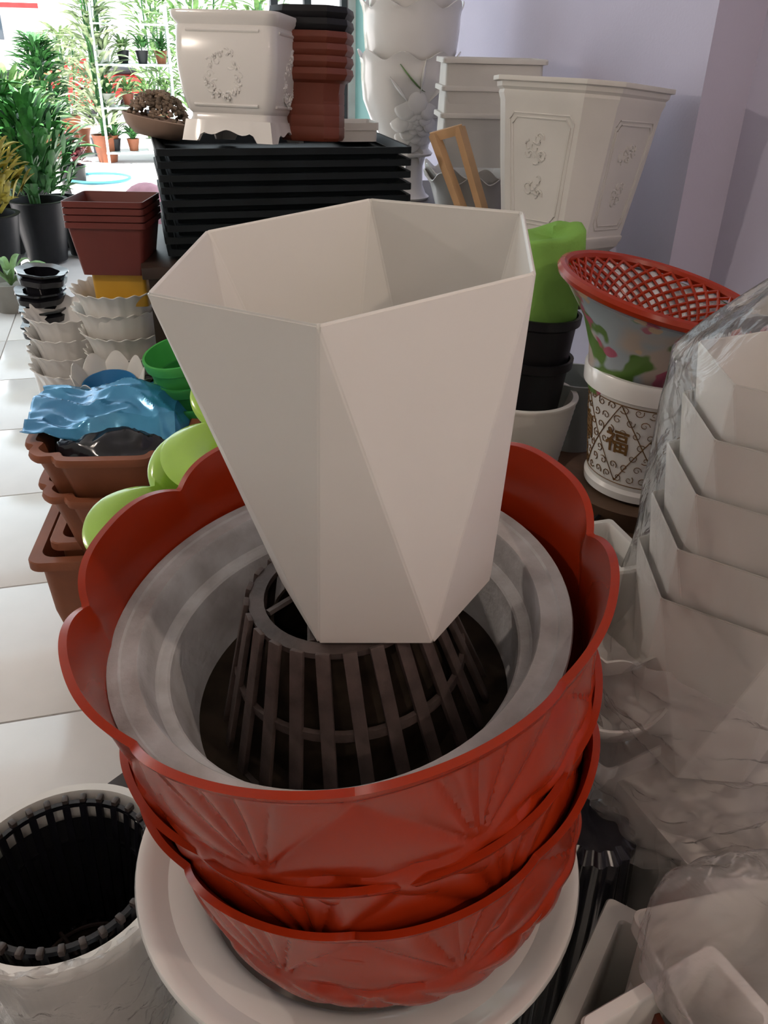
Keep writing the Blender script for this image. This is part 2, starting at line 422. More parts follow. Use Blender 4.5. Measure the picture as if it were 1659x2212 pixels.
# === three nested rust red lobed pots
RR, RH = 0.243, 0.205
def red_profile(t):
    """outer radius at height fraction t"""
    pts = [(0, 0.212), (0.06, 0.220), (0.3, 0.2295), (0.7, 0.2350), (0.9, 0.239), (1.0, 0.2455)]
    for (a, ra), (b, rb) in zip(pts, pts[1:]):
        if t <= b: return ra + (rb - ra) * (t - a) / (b - a)
    return pts[-1][1]
def lobed_red():
    mb = MB(); nu, n_out = 480, 44
    notch0 = radians(5)
    def ring(a, t, inner):
        s = ((a - notch0) / (pi / 4)) % 1.0            # position inside a lobe
        c = 2 * abs(s - 0.5)                            # 0 mid-lobe, 1 at the notch
        arch = 1 - c ** 3.2
        r = red_profile(t) - 0.005 * t + (arch - 0.7) * 0.011 * t ** 4
        z = t * (RH + (arch - 0.75) * 0.017)
        if not inner:
            d = 0.0
            u = (s - 0.5) * 2
            dy = t - 0.34
            ang = atan2(u * 0.95, dy + 0.001)
            if dy > 0.0 and t < 0.93:                   # fan of veins rising from the foot of each lobe
                rad = hypot(u * 0.95, dy)
                w = min(1, max(0, (0.93 - t) / 0.05)) * min(1, rad / 0.10)
                d += 0.0050 * (abs(sin(ang * 6.0)) ** 0.6 - 0.7) * w
            if t < 0.42:                                 # broad leaves crossing below the fan
                e = (u * 0.8) ** 2 / 0.55 + ((t - 0.20) / 0.17) ** 2
                d += 0.0060 * max(0, 1 - e) ** 0.5
                d += 0.003 * (abs(sin(u * 5 + t * 9)) - 0.5) * min(1, max(0, (0.42 - t) / 0.1))
            if t > 0.935: d += 0.0030                    # rolled rim
            r += d
        else:
            r -= 0.0042
        return (r * cos(a), r * sin(a), z)
    ts = [i / (n_out - 1) for i in range(n_out)]
    prof = [(0, 0.0)] + [(1, t) for t in ts] + [(2, 1.0), (2, 0.97)] + [(2, t) for t in (0.9, 0.8, 0.65, 0.5, 0.35, 0.2, 0.03)] + [(0, 0.006)]
    def fn(a, k, t, i):
        if k == 0: return (0, 0, t)
        return ring(a, t, k == 2)
    mb.lathe(prof, nu, fn)
    return mb.mesh('lobed_pot', 40)
red_me = lobed_red()
r1 = Vector((-0.042, 0.630, EYE - 0.415))
for dt, da, lab in ((0.0, 0.0, 'uppermost rust red lobed pot of the stack, holding the grey round pot'),
                    (0.142, 0.10, 'middle rust red lobed pot of the stack, a narrow band under the uppermost'),
                    (0.214, -0.12, 'lowest rust red lobed pot of the stack, resting on the white dish pot')):
    top = r1 - AX * dt; ks = 1.0 if dt == 0 else (0.974 if dt < 0.2 else 0.984)
    o = obj('lobed_pot', red_me, M_RED, loc=tiltloc(top, RH * ks, TXS, TYS), label=lab, cat='pot', group='rust red lobed pots'); o.scale = (ks, ks, ks)
    o.rotation_euler = (Matrix.Rotation(TYS, 3, 'Y') @ Matrix.Rotation(TXS, 3, 'X') @ Matrix.Rotation(da, 3, 'Z')).to_euler()

# === white wide-lipped pot carrying the red stack
DZ = EYE - 0.862
dp = thing('wide_lipped_pot', 'glossy white wide-lipped round pot carrying the red pot stack', 'pot', (-0.020, 0.682, 0.0))
obj('body', MB().lathe([(0, 0), (0.16, 0), (0.165, 0.03), (0.15, 0.05), (0.175, 0.2), (0.205, 0.42), (0.232, DZ - 0.035), (0.250, DZ - 0.012), (0.228, DZ - 0.014), (0.206, DZ - 0.021), (0.194, DZ - 0.026), (0.184, DZ - 0.036), (0.176, DZ - 0.09), (0.15, 0.3), (0, 0.28)], 96).mesh('body', 40), M_WHITE2, dp)
obj('lip', MB().lathe([(0.246, DZ - 0.012), (0.262, DZ - 0.008), (0.266, DZ - 0.002), (0.264, DZ + 0.004), (0.256, DZ + 0.004), (0.245, DZ - 0.004), (0.226, DZ - 0.016)], 96).mesh('lip', 60), M_WHITE2, dp)

# ------------------------------------------------------------------ lower left: white pot with black basket
LP = Vector((-0.470, 0.815, 0)); LZ = 0.372
lp = thing('round_pot', 'white round pot wrapped in clear plastic with a black net basket inside', 'pot', LP)
obj('body', MB().lathe([(0, 0), (0.11, 0), (0.115, 0.01), (0.150, LZ - 0.05), (0.166, LZ - 0.03), (0.170, LZ - 0.012), (0.166, LZ), (0.152, LZ), (0.148, LZ - 0.01), (0.140, LZ - 0.06), (0.108, 0.02), (0, 0.02)], 72).mesh('body', 40), M_WHITE2, lp)
bt = thing('net_basket', 'black slatted net basket sunk inside the wrapped white pot', 'basket', LP + Vector((0, 0, 0.10)))
BH = LZ - 0.10 - 0.004
nubm = MB().box((0, 0, 0), (0.014, 0.010, 0.012)).mesh('nub', bevel=0.003)
ribm = MB().box((0, 0, 0), (0.006, 0.012, BH)).mesh('rib', bevel=0.001)
for k in range(30):
    a = 2 * pi * k / 30
    obj('rib', ribm, M_BLACKG, bt, loc=(0.113 * cos(a), 0.113 * sin(a), BH / 2), rot=(0, atan2(0.03, BH), a))
    obj('nub', nubm, M_NET, bt, loc=(0.134 * cos(a), 0.134 * sin(a), BH + 0.004), rot=(0, 0, a))
for z, r in ((BH, 0.130), (BH * 0.72, 0.121), (0.0, 0.100)):
    obj('hoop', MB().lathe([(r - 0.004, z - 0.006), (r + 0.004, z - 0.006), (r + 0.004, z + 0.003), (r - 0.004, z + 0.003), (r - 0.004, z - 0.006)], 60), M_BLACKG, bt)
obj('wall', MB().lathe([(0.126, BH - 0.03), (0.104, 0.0), (0.102, 0.0), (0.124, BH - 0.03)], 60), M_BLACK, bt)
for r in (0.03, 0.06, 0.09):
    obj('floor_ring', MB().tube([(r * cos(2 * pi * k / 40), r * sin(2 * pi * k / 40), 0.004) for k in range(40)], 0.0035, 6, True), M_NET, bt)
for k in range(6):
    a = 2 * pi * k / 6 + .3
    obj('spoke', MB().tube([(0, 0, 0.004), (0.11 * cos(a), 0.11 * sin(a), 0.004)], 0.004, 6), M_NET, bt)
obj('dirt', MB().lathe([(0.112, -0.004), (0, -0.004)], 30), M_DARKBR, bt)
# crumpled wrap round the front of the pot
wr = MB()
def wrapf(u, v):
    a = radians(175 + 195 * u)
    z = 0.02 + (LZ - 0.02) * v
    r = 0.125 + 0.052 * v + 0.010 + 0.016 * abs(hnoise(u * 9, v * 5, 3)) + 0.010 * hnoise(u * 25, v * 14)
    if v > 0.9: r -= 0.10 * (v - 0.9); z += 0.012 * hnoise(u * 14, 2.2)
    return (r * cos(a), r * sin(a), z)
wr.grid(90, 40, wrapf)
wr.grid(60, 8, lambda u, v: ((0.172 - 0.03 * v + 0.006 * hnoise(u * 20, v * 4)) * cos(radians(215 + 110 * u)), (0.172 - 0.03 * v + 0.006 * hnoise(u * 20, v * 4)) * sin(radians(215 + 110 * u)), LZ + 0.006 - 0.03 * v * v + 0.012 * hnoise(u * 12, v * 3 + 7)))
obj('plastic_wrap', wr, M_FILM3, lp)
# dark board on the floor behind it
bd = obj('wooden_board', MB().box((0, 0, 0.015), (0.62, 0.34, 0.03)).mesh('wooden_board', bevel=0.003), M_WOODD, loc=(-0.46, 1.18, 0.0), rot=(0, 0, radians(53)),
         label='dark brown wooden board lying on the tiles behind the wrapped white pot', cat='board')

# ------------------------------------------------------------------ left: terracotta stack
TC = Vector((-0.655, 1.86, 0))
def lobed_rect(hx, hy, n=160):
    """rounded rectangle with a cusp stepped into every corner (begonia outline)"""
    pts = []
    for k in range(n):
        a = 2 * pi * k / n
        p = 3.6
        r = (abs(cos(a) / hx) ** p + abs(sin(a) / hy) ** p) ** (-1 / p)
        for c in (pi / 4, 3 * pi / 4, 5 * pi / 4, 7 * pi / 4):
            d = (a - c + pi) % (2 * pi) - pi
            r -= 0.10 * hx * math.exp(-(abs(d) - 0.20) ** 2 / 0.006)
            r -= 0.03 * hx * math.exp(-d ** 2 / 0.02)
        pts.append((r * cos(a), r * sin(a)))
    return pts
def scale_o(o, k): return [(p[0] * k, p[1] * k) for p in o]
def inset_o(o, d):
    return [(p[0] * (1 - d / hypot(*p)), p[1] * (1 - d / hypot(*p))) for p in o]
def lobed_terra(hx, hy, h):
    o = lobed_rect(hx, hy)
    mb = MB()
    loft(mb, [(scale_o(o, 0.66), 0), (scale_o(o, 0.70), 0.01), (scale_o(o, 0.80), h * 0.5), (scale_o(o, 0.905), h - 0.03), (scale_o(o, 0.92), h - 0.022),
              (scale_o(o, 0.99), h - 0.018), (o, h - 0.009), (scale_o(o, 0.985), h), (inset_o(o, 0.026), h), (inset_o(o, 0.029), h - 0.004), (scale_o(o, 0.76), h * 0.5), (scale_o(o, 0.62), 0.02)], True, True)
    return mb.mesh('lobed_pot', 40)
terra_me = lobed_terra(0.200, 0.205, 0.20)
RZ = 0.635
for dz, lab, dx in ((0.0, 'top terracotta lobed pot holding the blue plastic bag', 0), (-0.105, 'second terracotta lobed pot, directly under the one with the blue bag', 0.012)):
    obj('lobed_pot', terra_me, M_TERRA, loc=(TC.x + dx, TC.y, RZ - 0.20 + dz), rot=(0, 0, radians(6)), label=lab, cat='pot', group='terracotta lobed pots')
def rect_planter(hx, hy, h, lip=0.02, rc=0.03, taper=0.82, wall=0.006):
    o = roundrect(hx, hy, rc)
    mb = MB()
    def so(k, d=0.0): return [((abs(p[0]) * k - d) * (1 if p[0] > 0 else -1), (abs(p[1]) * k - d) * (1 if p[1] > 0 else -1)) for p in o]
    loft(mb, [(so(taper), 0), (so(0.5 + taper * 0.5, 0.0), h * 0.5), (so(1, lip), h - lip * 1.3), (so(1, 0), h - lip * 1.1), (so(1), h - 0.003), (so(1, 0.002), h), (so(1, lip + wall), h), (so(1, lip + wall + 0.002), h - 0.004), (so(taper, wall), 0.01)])
    return mb.mesh('rect_planter', 35)
pl_me = rect_planter(0.235, 0.185, 0.34, 0.022, 0.035, 0.72)
obj('rect_planter', pl_me, M_TERRA, loc=(TC.x - 0.005, TC.y + 0.03, 0.0), rot=(0, 0, radians(8)), label='large terracotta rectangular planter on the floor, bottom of the left stack', cat='planter', group='terracotta planters')
pl2 = rect_planter(0.190, 0.145, 0.34, 0.020, 0.03, 0.70)
obj('rect_planter', pl2, M_TERRA, loc=(TC.x + 0.0, TC.y + 0.03, 0.032), rot=(0, 0, radians(8)), label='smaller terracotta rectangular planter nested in the large one', cat='planter', group='terracotta planters')
# black soil sack and blue plastic sheet in the top pot
bag = MB()
def sackf(u, v):
    a = 2 * pi * u; r = 0.148 * sin(pi / 2 * (1 - v) ** 0.75) if v < 1 else 0
    z = 0.075 * sin(pi / 2 * v) + (0.016 * hnoise(cos(a) * 3, sin(a) * 3, v * 6) + 0.008 * hnoise(cos(a) * 8, sin(a) * 8, v * 12)) * sin(pi * min(1, v + 0.1))
    r *= 1 + 0.06 * hnoise(cos(a) * 3, sin(a) * 3, v * 5)
    return (r * cos(a), r * sin(a), z)
bag.grid(64, 16, sackf)
bag.lathe([(0.148, 0.0), (0.10, -0.06), (0, -0.07)], 64)
obj('soil_bag', bag.mesh('soil_bag', 60), M_BLACKG, loc=(TC.x, TC.y - 0.016, RZ - 0.052), rot=(0, 0, 0.2), label='black glossy soil bag stuffed in the top terracotta pot', cat='bag')
blue = MB()
def bluef(u, v):
    x = -0.175 + 0.355 * u; y = -0.115 + 0.250 * v
    x += 0.02 * hnoise(u * 3, v * 3, 1); y += 0.03 * hnoise(u * 3, v * 2, 5) + 0.05 * (u - 0.5)
    if u < 0.22: x -= 0.03 * (1 - u / 0.22); y += 0.02 * (1 - u / 0.22)
    h = 0.045 + 0.062 * math.exp(-((u - 0.62) / 0.36) ** 2 - ((v - 0.58) / 0.42) ** 2) + 0.018 * math.exp(-((u - 0.06) / 0.14) ** 2)
    rdg = lambda q: 1 - abs(q)
    h += 0.020 * rdg(2 * hnoise(u * 2.2 + v * 1.2, v * 2.6 - u, 8)) + 0.010 * rdg(2 * hnoise(u * 5, v * 5 + u * 3, 2)) - 0.021
    if v < 0.14: h -= 0.05 * (1 - v / 0.14) * (0.4 + 0.6 * u)
    if u > 0.90: h -= 0.07 * (u - 0.90) / 0.10
    return (x, y, h)
blue.grid(70, 56, bluef)
bo = obj('plastic_sheet', blue.mesh('plastic_sheet', 22), M_BLUE, loc=(TC.x, TC.y + 0.025, RZ - 0.020), rot=(0, 0, radians(8)), label='crumpled shiny blue plastic bag lying over the soil bag', cat='bag')
sm = bo.modifiers.new('thickness', 'SOLIDIFY'); sm.thickness = 0.0012

# ------------------------------------------------------------------ lime green lobed bowls behind the red pot
def stool(x, y, ztop, w, label, d=None):
    d = d or w
    t = thing('plant_stand', label, 'stand', (x, y, 0))
    obj('top', MB().box((0, 0, ztop - 0.012), (w, d, 0.024)).mesh('top', bevel=0.002), M_WOODD, t)
    lm = MB().box((0, 0, (ztop - 0.024) / 2), (0.03, 0.03, ztop - 0.024)).mesh('leg')
    for sx in (-1, 1):
        for sy in (-1, 1): obj('leg', lm, M_WOODD, t, loc=(sx * (w / 2 - 0.02), sy * (d / 2 - 0.02), 0))
    return t
def lime_bowl(R, h):
    def fn(a, r, z, i):
        s = (a * 5 / (2 * pi)) % 1.0; c = abs(2 * s - 1)
        k = 1 - c ** 2.4
        f = r / R
        rr = r * (1 + (k - 0.6) * 0.30 * f ** 3)
        zz = z + (0.020 * (k - 0.4)) * f ** 3
        return (rr * cos(a), rr * sin(a), zz)
    prof = [(0, 0), (0.5 * R, 0), (0.56 * R, h * 0.3), (0.70 * R, h * 0.78), (0.86 * R, h * 0.98), (R, h * 0.985), (1.01 * R, h), (0.985 * R, h * 1.02), (0.85 * R, h * 1.03), (0.70 * R, h * 0.90), (0.64 * R, h * 0.7), (0.5 * R, h * 0.05), (0, h * 0.05)]
    return MB().lathe(prof, 150, fn).mesh('lobed_bowl', 50)
lb_me = lime_bowl(0.175, 0.12)
obj('lobed_bowl', lb_me, M_LIME, loc=(-0.215, 1.065, 0.765), rot=(radians(14), radians(-10), radians(4)), label='glossy lime green bowl with petal lips, nearer one peeking out behind the red pot', cat='bowl', group='lime green petal bowls')
obj('lobed_bowl', lb_me, M_LIME, loc=(-0.130, 1.19, 0.850), rot=(radians(14), radians(-14), radians(24)), label='glossy lime green bowl with petal lips, farther one against the faceted pot', cat='bowl', group='lime green petal bowls')
stool(-0.17, 1.12, 0.75, 0.20, 'dark wooden plant stand under the lime green bowls')

# ------------------------------------------------------------------ left back: scalloped white pots, maroon square pots
def ruffle_pot(R, h, n=18, amp=0.010, base=0.62, seg=216, oval=1.0, wave=0.007):
    def fn(a, r, z, i):
        f = max(0.0, (r / R - 0.75) / 0.25)
        w = cos(n * a)
        return ((r + amp * w * f) * cos(a) * oval, (r + amp * w * f) * sin(a), z + wave * w * f)
    t = 0.004
    prof = [(0, 0), (base * R, 0), (base * R * 1.04, 0.01), (0.80 * R, h * 0.62), (0.86 * R, h * 0.80), (0.97 * R, h * 0.95), (R, h * 0.985), (R * 0.995, h), (0.965 * R, h * 0.99), (0.83 * R, h * 0.80), (0.77 * R, h * 0.6), (base * R * 0.96, 0.012), (0, 0.012)]
    return MB().lathe(prof, seg, fn).mesh('scalloped_pot', 45)
rp_me = ruffle_pot(0.124, 0.13, 20, 0.0045, 0.66, 240, 1.0, 0.0038)
c1 = at(250, 590, 2.30); c1.z -= 0.034
names = ['uppermost', 'second', 'third', 'fourth', 'fifth', 'sixth']
zz = [c1.z - 0.058 * k for k in range(5)]
for k in range(5):
    off = (-0.012, 0.02) if k == 1 else (0.004 * k, 0)
    obj('scalloped_pot', rp_me, M_WHITEM, loc=(c1.x + off[0], c1.y + off[1], zz[k] - 0.13), rot=(0, 0, k * 0.3),
        label='%s white ruffled-rim pot, counted from the top, in the stack under the mustard pot' % names[k], cat='pot', group='white ruffled pots under the maroon pots')
stool(c1.x + .01, c1.y, zz[4] - 0.132, 0.22, 'dark wooden stand under the stack of white ruffled pots')
c2 = at(150, 665, 2.42)
for k in range(4):
    obj('scalloped_pot', rp_me, M_WHITE2, loc=(c2.x - 0.006 * k, c2.y, c2.z - 0.13 - 0.055 * k), rot=(0, radians(-3), 1 + k * 0.4),
        label='%s white ruffled-rim pot of the shorter stack behind, next to the black pots' % names[k], cat='pot', group='white ruffled pots of the shorter stack')
stool(c2.x - .01, c2.y, c2.z - 0.055 * 3 - 0.134, 0.17, 'dark wooden stand under the shorter stack of ruffled pots')
def square_pot(w, h, taper, lip=0.012, liph=0.014, wall=0.003):
    o = lambda k: roundrect(w / 2 * k, w / 2 * k, 0.012 * k, 4)
    mb = MB()
    kl = 1 - 2 * lip / w
    loft(mb, [(o(taper), 0), (o(kl), h - liph), (o(1), h - liph), (o(1), h), (o(1 - 2 * wall / w), h), (o(kl - 2 * wall / w), h - liph), (o(taper - 2 * wall / w), 0.006)])
    return mb.mesh('square_pot', 35)
sq_me = square_pot(0.205, 0.135, 0.76, 0.006, 0.014)
sqz = at(240, 425, 2.28)
for k in range(4):
    obj('square_pot', sq_me, M_MAROON, loc=(sqz.x, 2.28, sqz.z - 0.135 - 0.017 * k), rot=(radians(-2), 0, radians(2)),
        label='%s maroon square pot of the nested stack beside the black trays' % ['top', 'second', 'third', 'lowest'][k], cat='pot', group='maroon square pots')
obj('square_pot', square_pot(0.152, 0.10, 0.92, 0.004, 0.012), M_YELLOW, loc=(sqz.x + 0.008, 2.29, sqz.z - 0.135 - 0.051 - 0.085), rot=(0, 0, radians(2)), label='mustard yellow square pot between the maroon pots and the ruffled pots', cat='pot')

# white flower-shaped pot with blue bowl, in a black saucer
fz = at(235, 800, 2.08)
def flowerf(a, r, z, i):
    f = max(0, (r - 0.06) / 0.035)
    k = abs(cos(a * 4.5))
    return (r * cos(a), r * sin(a), z + 0.035 * (k - 0.35) * min(1, f))
obj('flower_pot', MB().lathe([(0, 0), (0.055, 0), (0.062, 0.02), (0.082, 0.085), (0.0955, 0.105), (0.0935, 0.107), (0.078, 0.085), (0.058, 0.022), (0, 0.02)], 216, flowerf).mesh('flower_pot', 50), M_WHITEM, loc=(fz.x, fz.y, fz.z - 0.112),
    rot=(radians(10), 0, 0.2), label='small white flower-shaped pot with pointed petal rim above the blue bag', cat='pot')
obj('blue_bowl', MB().lathe([(0, 0), (0.045, 0), (0.070, 0.055), (0.067, 0.055), (0.043, 0.004), (0, 0.004)], 48).mesh('blue_bowl', 40), M_BLUEB, loc=(fz.x, fz.y, fz.z - 0.085), rot=(radians(10), 0, 0), label='blue bowl sitting inside the flower-shaped pot', cat='bowl')
obj('saucer', MB().lathe([(0, 0), (0.10, 0), (0.125, 0.04), (0.128, 0.045), (0.122, 0.045), (0.098, 0.006), (0, 0.006)], 64).mesh('saucer', 40), M_BLACKG, loc=(fz.x + 0.012, fz.y + 0.03, fz.z - 0.118 - 0.004), rot=(radians(6), 0, 0), label='black round saucer under the flower-shaped white pot', cat='saucer')
stool(fz.x + 0.01, fz.y + 0.03, fz.z - 0.128, 0.16, 'dark wooden stand under the black saucer')

# black pots on a white pot, far left of that group
bl = at(112, 745, 2.52)
obj('tapered_pot', MB().lathe([(0, 0), (0.045, 0), (0.062, 0.3), (0.075, 0.44), (0.0755, 0.45), (0.072, 0.45), (0.058, 0.3), (0.04, 0.01), (0, 0.01)], 40).mesh('tapered_pot', 40), M_WHITE2, loc=(bl.x, bl.y, bl.z - 0.45), label='slim white tapered pot with black pots stacked in it, left edge of the group', cat='pot')
stool(bl.x, bl.y, bl.z - 0.452, 0.14, 'dark wooden stand under the slim white pot')
blk = MB().lathe([(0, 0), (0.045, 0), (0.052, 0.06), (0.068, 0.068), (0.071, 0.085), (0.062, 0.09), (0.075, 0.10), (0.074, 0.105), (0.05, 0.1), (0.045, 0.01), (0, 0.01)], 40, lambda a, r, z, i: (r * (1 + 0.04 * sin(7 * a)) * cos(a), r * (1 + 0.04 * sin(7 * a)) * sin(a), z)).mesh('crinkled_pot', 40)
for k in range(4):
    obj('crinkled_pot', blk, M_BLACKG, loc=(bl.x - 0.006 + 0.006 * (k % 2), bl.y, bl.z - 0.035 + 0.055 * k), rot=(0, radians(-2 * k), k), label='%s black glossy crinkled pot, counted from the bottom, on the slim white pot' % names[k].replace('uppermost', 'first'), cat='pot', group='black crinkled pots')
# nested green pots behind the faceted pot
gz = at(418, 748, 2.02)
gp_me = MB().lathe([(0, 0), (0.065, 0), (0.088, 0.15), (0.095, 0.155), (0.0975, 0.175), (0.096, 0.18), (0.090, 0.18), (0.086, 0.15), (0.06, 0.008), (0, 0.008)], 56).mesh('round_pot', 40)
for k in range(3):
    obj('round_pot', gp_me, M_GREEN if k else mat('bright_green_plastic', (0.06, 0.40, 0.08), 0.35), loc=(gz.x + 0.022 * k, gz.y, gz.z - 0.18 - 0.055 * k), rot=(radians(8), radians(-9), 0), label='%s green round pot of the leaning stack left of the faceted pot' % ['top bright', 'middle dark', 'lowest dark'][k], cat='pot', group='leaning green pots')
stool(gz.x + 0.07, gz.y + .02, gz.z - 0.325, 0.18, 'dark wooden stand under the leaning green pots')

# ------------------------------------------------------------------ tables along the right wall
def table(name, label, u0, u1, v0, v1, z, m=M_WOODD):
    c = room((u0 + u1) / 2, (v0 + v1) / 2, 0)
    t = thing(name, label, 'table', c, (0, 0, PHI))
    w, d = u1 - u0, v1 - v0
    obj('table_top', MB().box((0, 0, z - 0.015), (w, d, 0.03)).mesh('table_top', bevel=0.003), m, t)
    lm = MB().box((0, 0, (z - 0.03) / 2), (0.05, 0.05, z - 0.03)).mesh('leg')
    for sx in (-1, 1):
        for sy in (-1, 1): obj('leg', lm, m, t, loc=(sx * (w / 2 - 0.04), sy * (d / 2 - 0.04), 0))
    return t
TZ = 0.940
table('display_table', 'dark wooden table under the stack of black trays', -0.02, 0.80, 2.24, 2.80, TZ)
table('display_table', 'dark wooden table along the lavender wall under the tall white pots', 0.84, 1.30, 1.78, 3.55, TZ)

# === stack of black trays
tray_w, tray_d, tray_h = 0.665, 0.36, 0.030
def tray_mesh():
    mb = MB(); o = lambda kx, ky: roundrect(tray_w / 2 - kx, tray_d / 2 - ky, 0.012, 4)
    loft(mb, [(o(0.034, 0.02), 0), (o(0.030, 0.014), tray_h - 0.016), (o(0, 0), tray_h - 0.016), (o(0, 0), tray_h), (o(0.010, 0.008), tray_h), (o(0.034, 0.02), 0.006)])
    return mb.mesh('seedling_tray', 30, bevel=0.0)
tm = tray_mesh()
tfl = room(0.03, 2.30)  # front left corner
for k in range(9):
    c = room(0.05 + tray_w / 2 + random.uniform(-.004, .004), 2.30 + tray_d / 2 + random.uniform(-.004, .004), TZ + 0.0305 * k)
    o = obj('seedling_tray', tm, M_TRAY, loc=c, rot=(0, 0, PHI + random.uniform(-.008, .008)),
        label='black plastic seedling tray, %s' % ('topmost of the stack, under the white square pot' if k == 8 else 'number %s from the bottom of the stack' % ['one', 'two', 'three', 'four', 'five', 'six', 'seven', 'eight'][k]), cat='tray', group='stacked black seedling trays')
TT = TZ + 0.0305 * 8 + tray_h

def relief_swirl(mb, place, rnd, n=26, R=0.05, r=0.0035):
    """moulded scrollwork: curls and beads laid on a panel by place(x, y, lift)"""
    for k in range(n):
        a = 2 * pi * k / n + rnd.uniform(-.2, .2); rad = R * rnd.uniform(0.62, 1.0)
        cx, cy = rad * cos(a), rad * sin(a) * 1.1
        pts = []; s0 = rnd.uniform(0, 6); sg = rnd.choice((-1, 1)); q = rnd.uniform(0.008, 0.015)
        for i in range(9):
            t = i / 8; ang = s0 + sg * t * 4.6; rr = q * (1 - 0.75 * t)
            pts.append(place(cx + rr * cos(ang), cy + rr * sin(ang), 0.0))
        mb.tube(pts, [r * (1 - 0.4 * i / 8) for i in range(9)], 6)
        if k % 2 == 0: mb.ball(place(cx, cy, 0.001), r * 1.3, 6, 4)

# === white square pot with moulded reliefs on the trays
def bulge_pot(W, H):
    o = lambda k: [(p[0] * k, p[1] * k) for p in roundrect(W / 2, W / 2, 0.028, 5)]
    mb = MB()
    pr = [(0.84, 0.045), (0.80, 0.058), (0.80, 0.066), (0.86, 0.075), (0.93, 0.11), (0.985, 0.16), (1.0, 0.20), (0.985, H - 0.035), (0.97, H - 0.030), (0.985, H - 0.026), (1.04, H - 0.016), (1.06, H - 0.006), (1.05, H), (0.96, H), (0.92, H - 0.03), (0.90, 0.16), (0.74, 0.075)]
    loft(mb, [(o(k), z) for k, z in pr])
    return mb.mesh('body', 32)
HX = at(500, 305, 2.36); PW, PHH = 0.268, 0.290
px_root = thing('square_pot', 'glossy white square pot with moulded floral medallions, on the black trays', 'pot', (HX.x + 0.025, 2.43, TT), (radians(-5), 0, radians(-13)))
obj('body', bulge_pot(PW, PHH), M_WHITE2, px_root)
ft = MB()
for s in range(4):
    M = Matrix.Rotation(s * pi / 2, 3, 'Z'); hw = PW * 0.46
    top = [(-hw * 0.93, 0.05), (hw * 0.93, 0.05)]
    # apron with a scalloped arch cut, as a strip of quads
    n = 24; vs = []; fs = []
    for i in range(n + 1):
        t = -1 + 2 * i / n; x = hw * t
        e = abs(t)
        zb = 0.0 if e > 0.62 else (0.016 if e > 0.52 else 0.022 + 0.006 * cos(t * 9))
        for y, z in ((-hw - 0.004 * (1 if z_ else 0), z_) for z_ in (zb,)): vs.append(M @ Vector((x, -hw, zb)))
        vs.append(M @ Vector((x * 0.93, -hw * 0.93, 0.05)))
        vs.append(M @ Vector((x * 0.95, -hw * 0.95, zb)))
        vs.append(M @ Vector((x * 0.88, -hw * 0.88, 0.05)))
    for i in range(n):
        a, b = i * 4, (i + 1) * 4
        fs += [(a, b, b + 1, a + 1), (a + 2, a + 3, b + 3, b + 2), (a, a + 2, b + 2, b)]
    ft.add(vs, fs)
obj('foot', ft.mesh('foot', 32), M_WHITE2, px_root)
rel = random.Random(4)
for s in (0, 1):
    mb = MB(); M = Matrix.Rotation(s * pi / 2, 3, 'Z')
    def pl(x, y, l):
        z = 0.15 + y; k = 0.93 + 0.07 * min(1, max(0, (z - 0.11) / 0.09)) if z < 0.2 else 1.0 - 0.015 * (z - 0.2) / 0.03
        return M @ Vector((x, -PW / 2 * k - l, z))
    relief_swirl(mb, pl, rel, 30, 0.052)
    obj('floral_relief', mb, M_WHITE2, px_root)
    for zb, w in ((PHH - 0.042, 0.095), (0.085, 0.085)):
        kk = 0.985 if zb > 0.15 else 0.895
        obj('panel_line', MB().tube([M @ Vector((-w, -PW / 2 * kk, zb)), M @ Vector((w, -PW / 2 * kk, zb))], 0.004, 6), M_WHITE2, px_root)

# === brick-red chamfered pots, black ones on top
def chamfer_pot(w, h):
    def o(k):
        a, c = w / 2 * k, w / 2 * k * 0.56
        return [(a, c), (c, a), (-c, a), (-a, c), (-a, -c), (-c, -a), (c, -a), (a, -c)]
    mb = MB()
    loft(mb, [(o(0.74), 0), (o(0.78), 0.008), (o(0.78), 0.03), (o(0.70), 0.055), (o(0.74), h * 0.6), (o(0.80), h - 0.035), (o(0.92), h - 0.028), (o(1.0), h - 0.014), (o(0.97), h), (o(0.88), h), (o(0.74), h - 0.04), (o(0.66), 0.02)])
    return mb.mesh('chamfered_pot', 25, bevel=0.0015)
cp_me = chamfer_pot(0.205, 0.175)
rb = at(672, 300, 2.44)
for k in range(6):
    obj('chamfered_pot', cp_me, M_BRICK if k < 4 else M_BLACK, loc=(rb.x, 2.50 + 0.004 * k, TT + 0.0275 * k), rot=(radians(-4), 0, radians(-6)),
        label=['lowest brick red chamfered pot, standing on the black trays', 'second brick red chamfered pot from the bottom', 'third brick red chamfered pot from the bottom', 'uppermost brick red chamfered pot, under the black ones', 'lower of two black chamfered pots atop the brick red stack', 'upper of two black chamfered pots atop the brick red stack'][k],
        cat='pot', group='chamfered pots on the trays')
# small white pot behind
sw = at(765, 305, 2.66)
obj('lidded_box', square_pot(0.12, 0.05, 0.92, 0.004, 0.02), M_WHITEM, loc=(sw.x, 2.66, TT - 0.012), rot=(0, 0, PHI), label='small pale square pot behind the brick red pots', cat='pot')
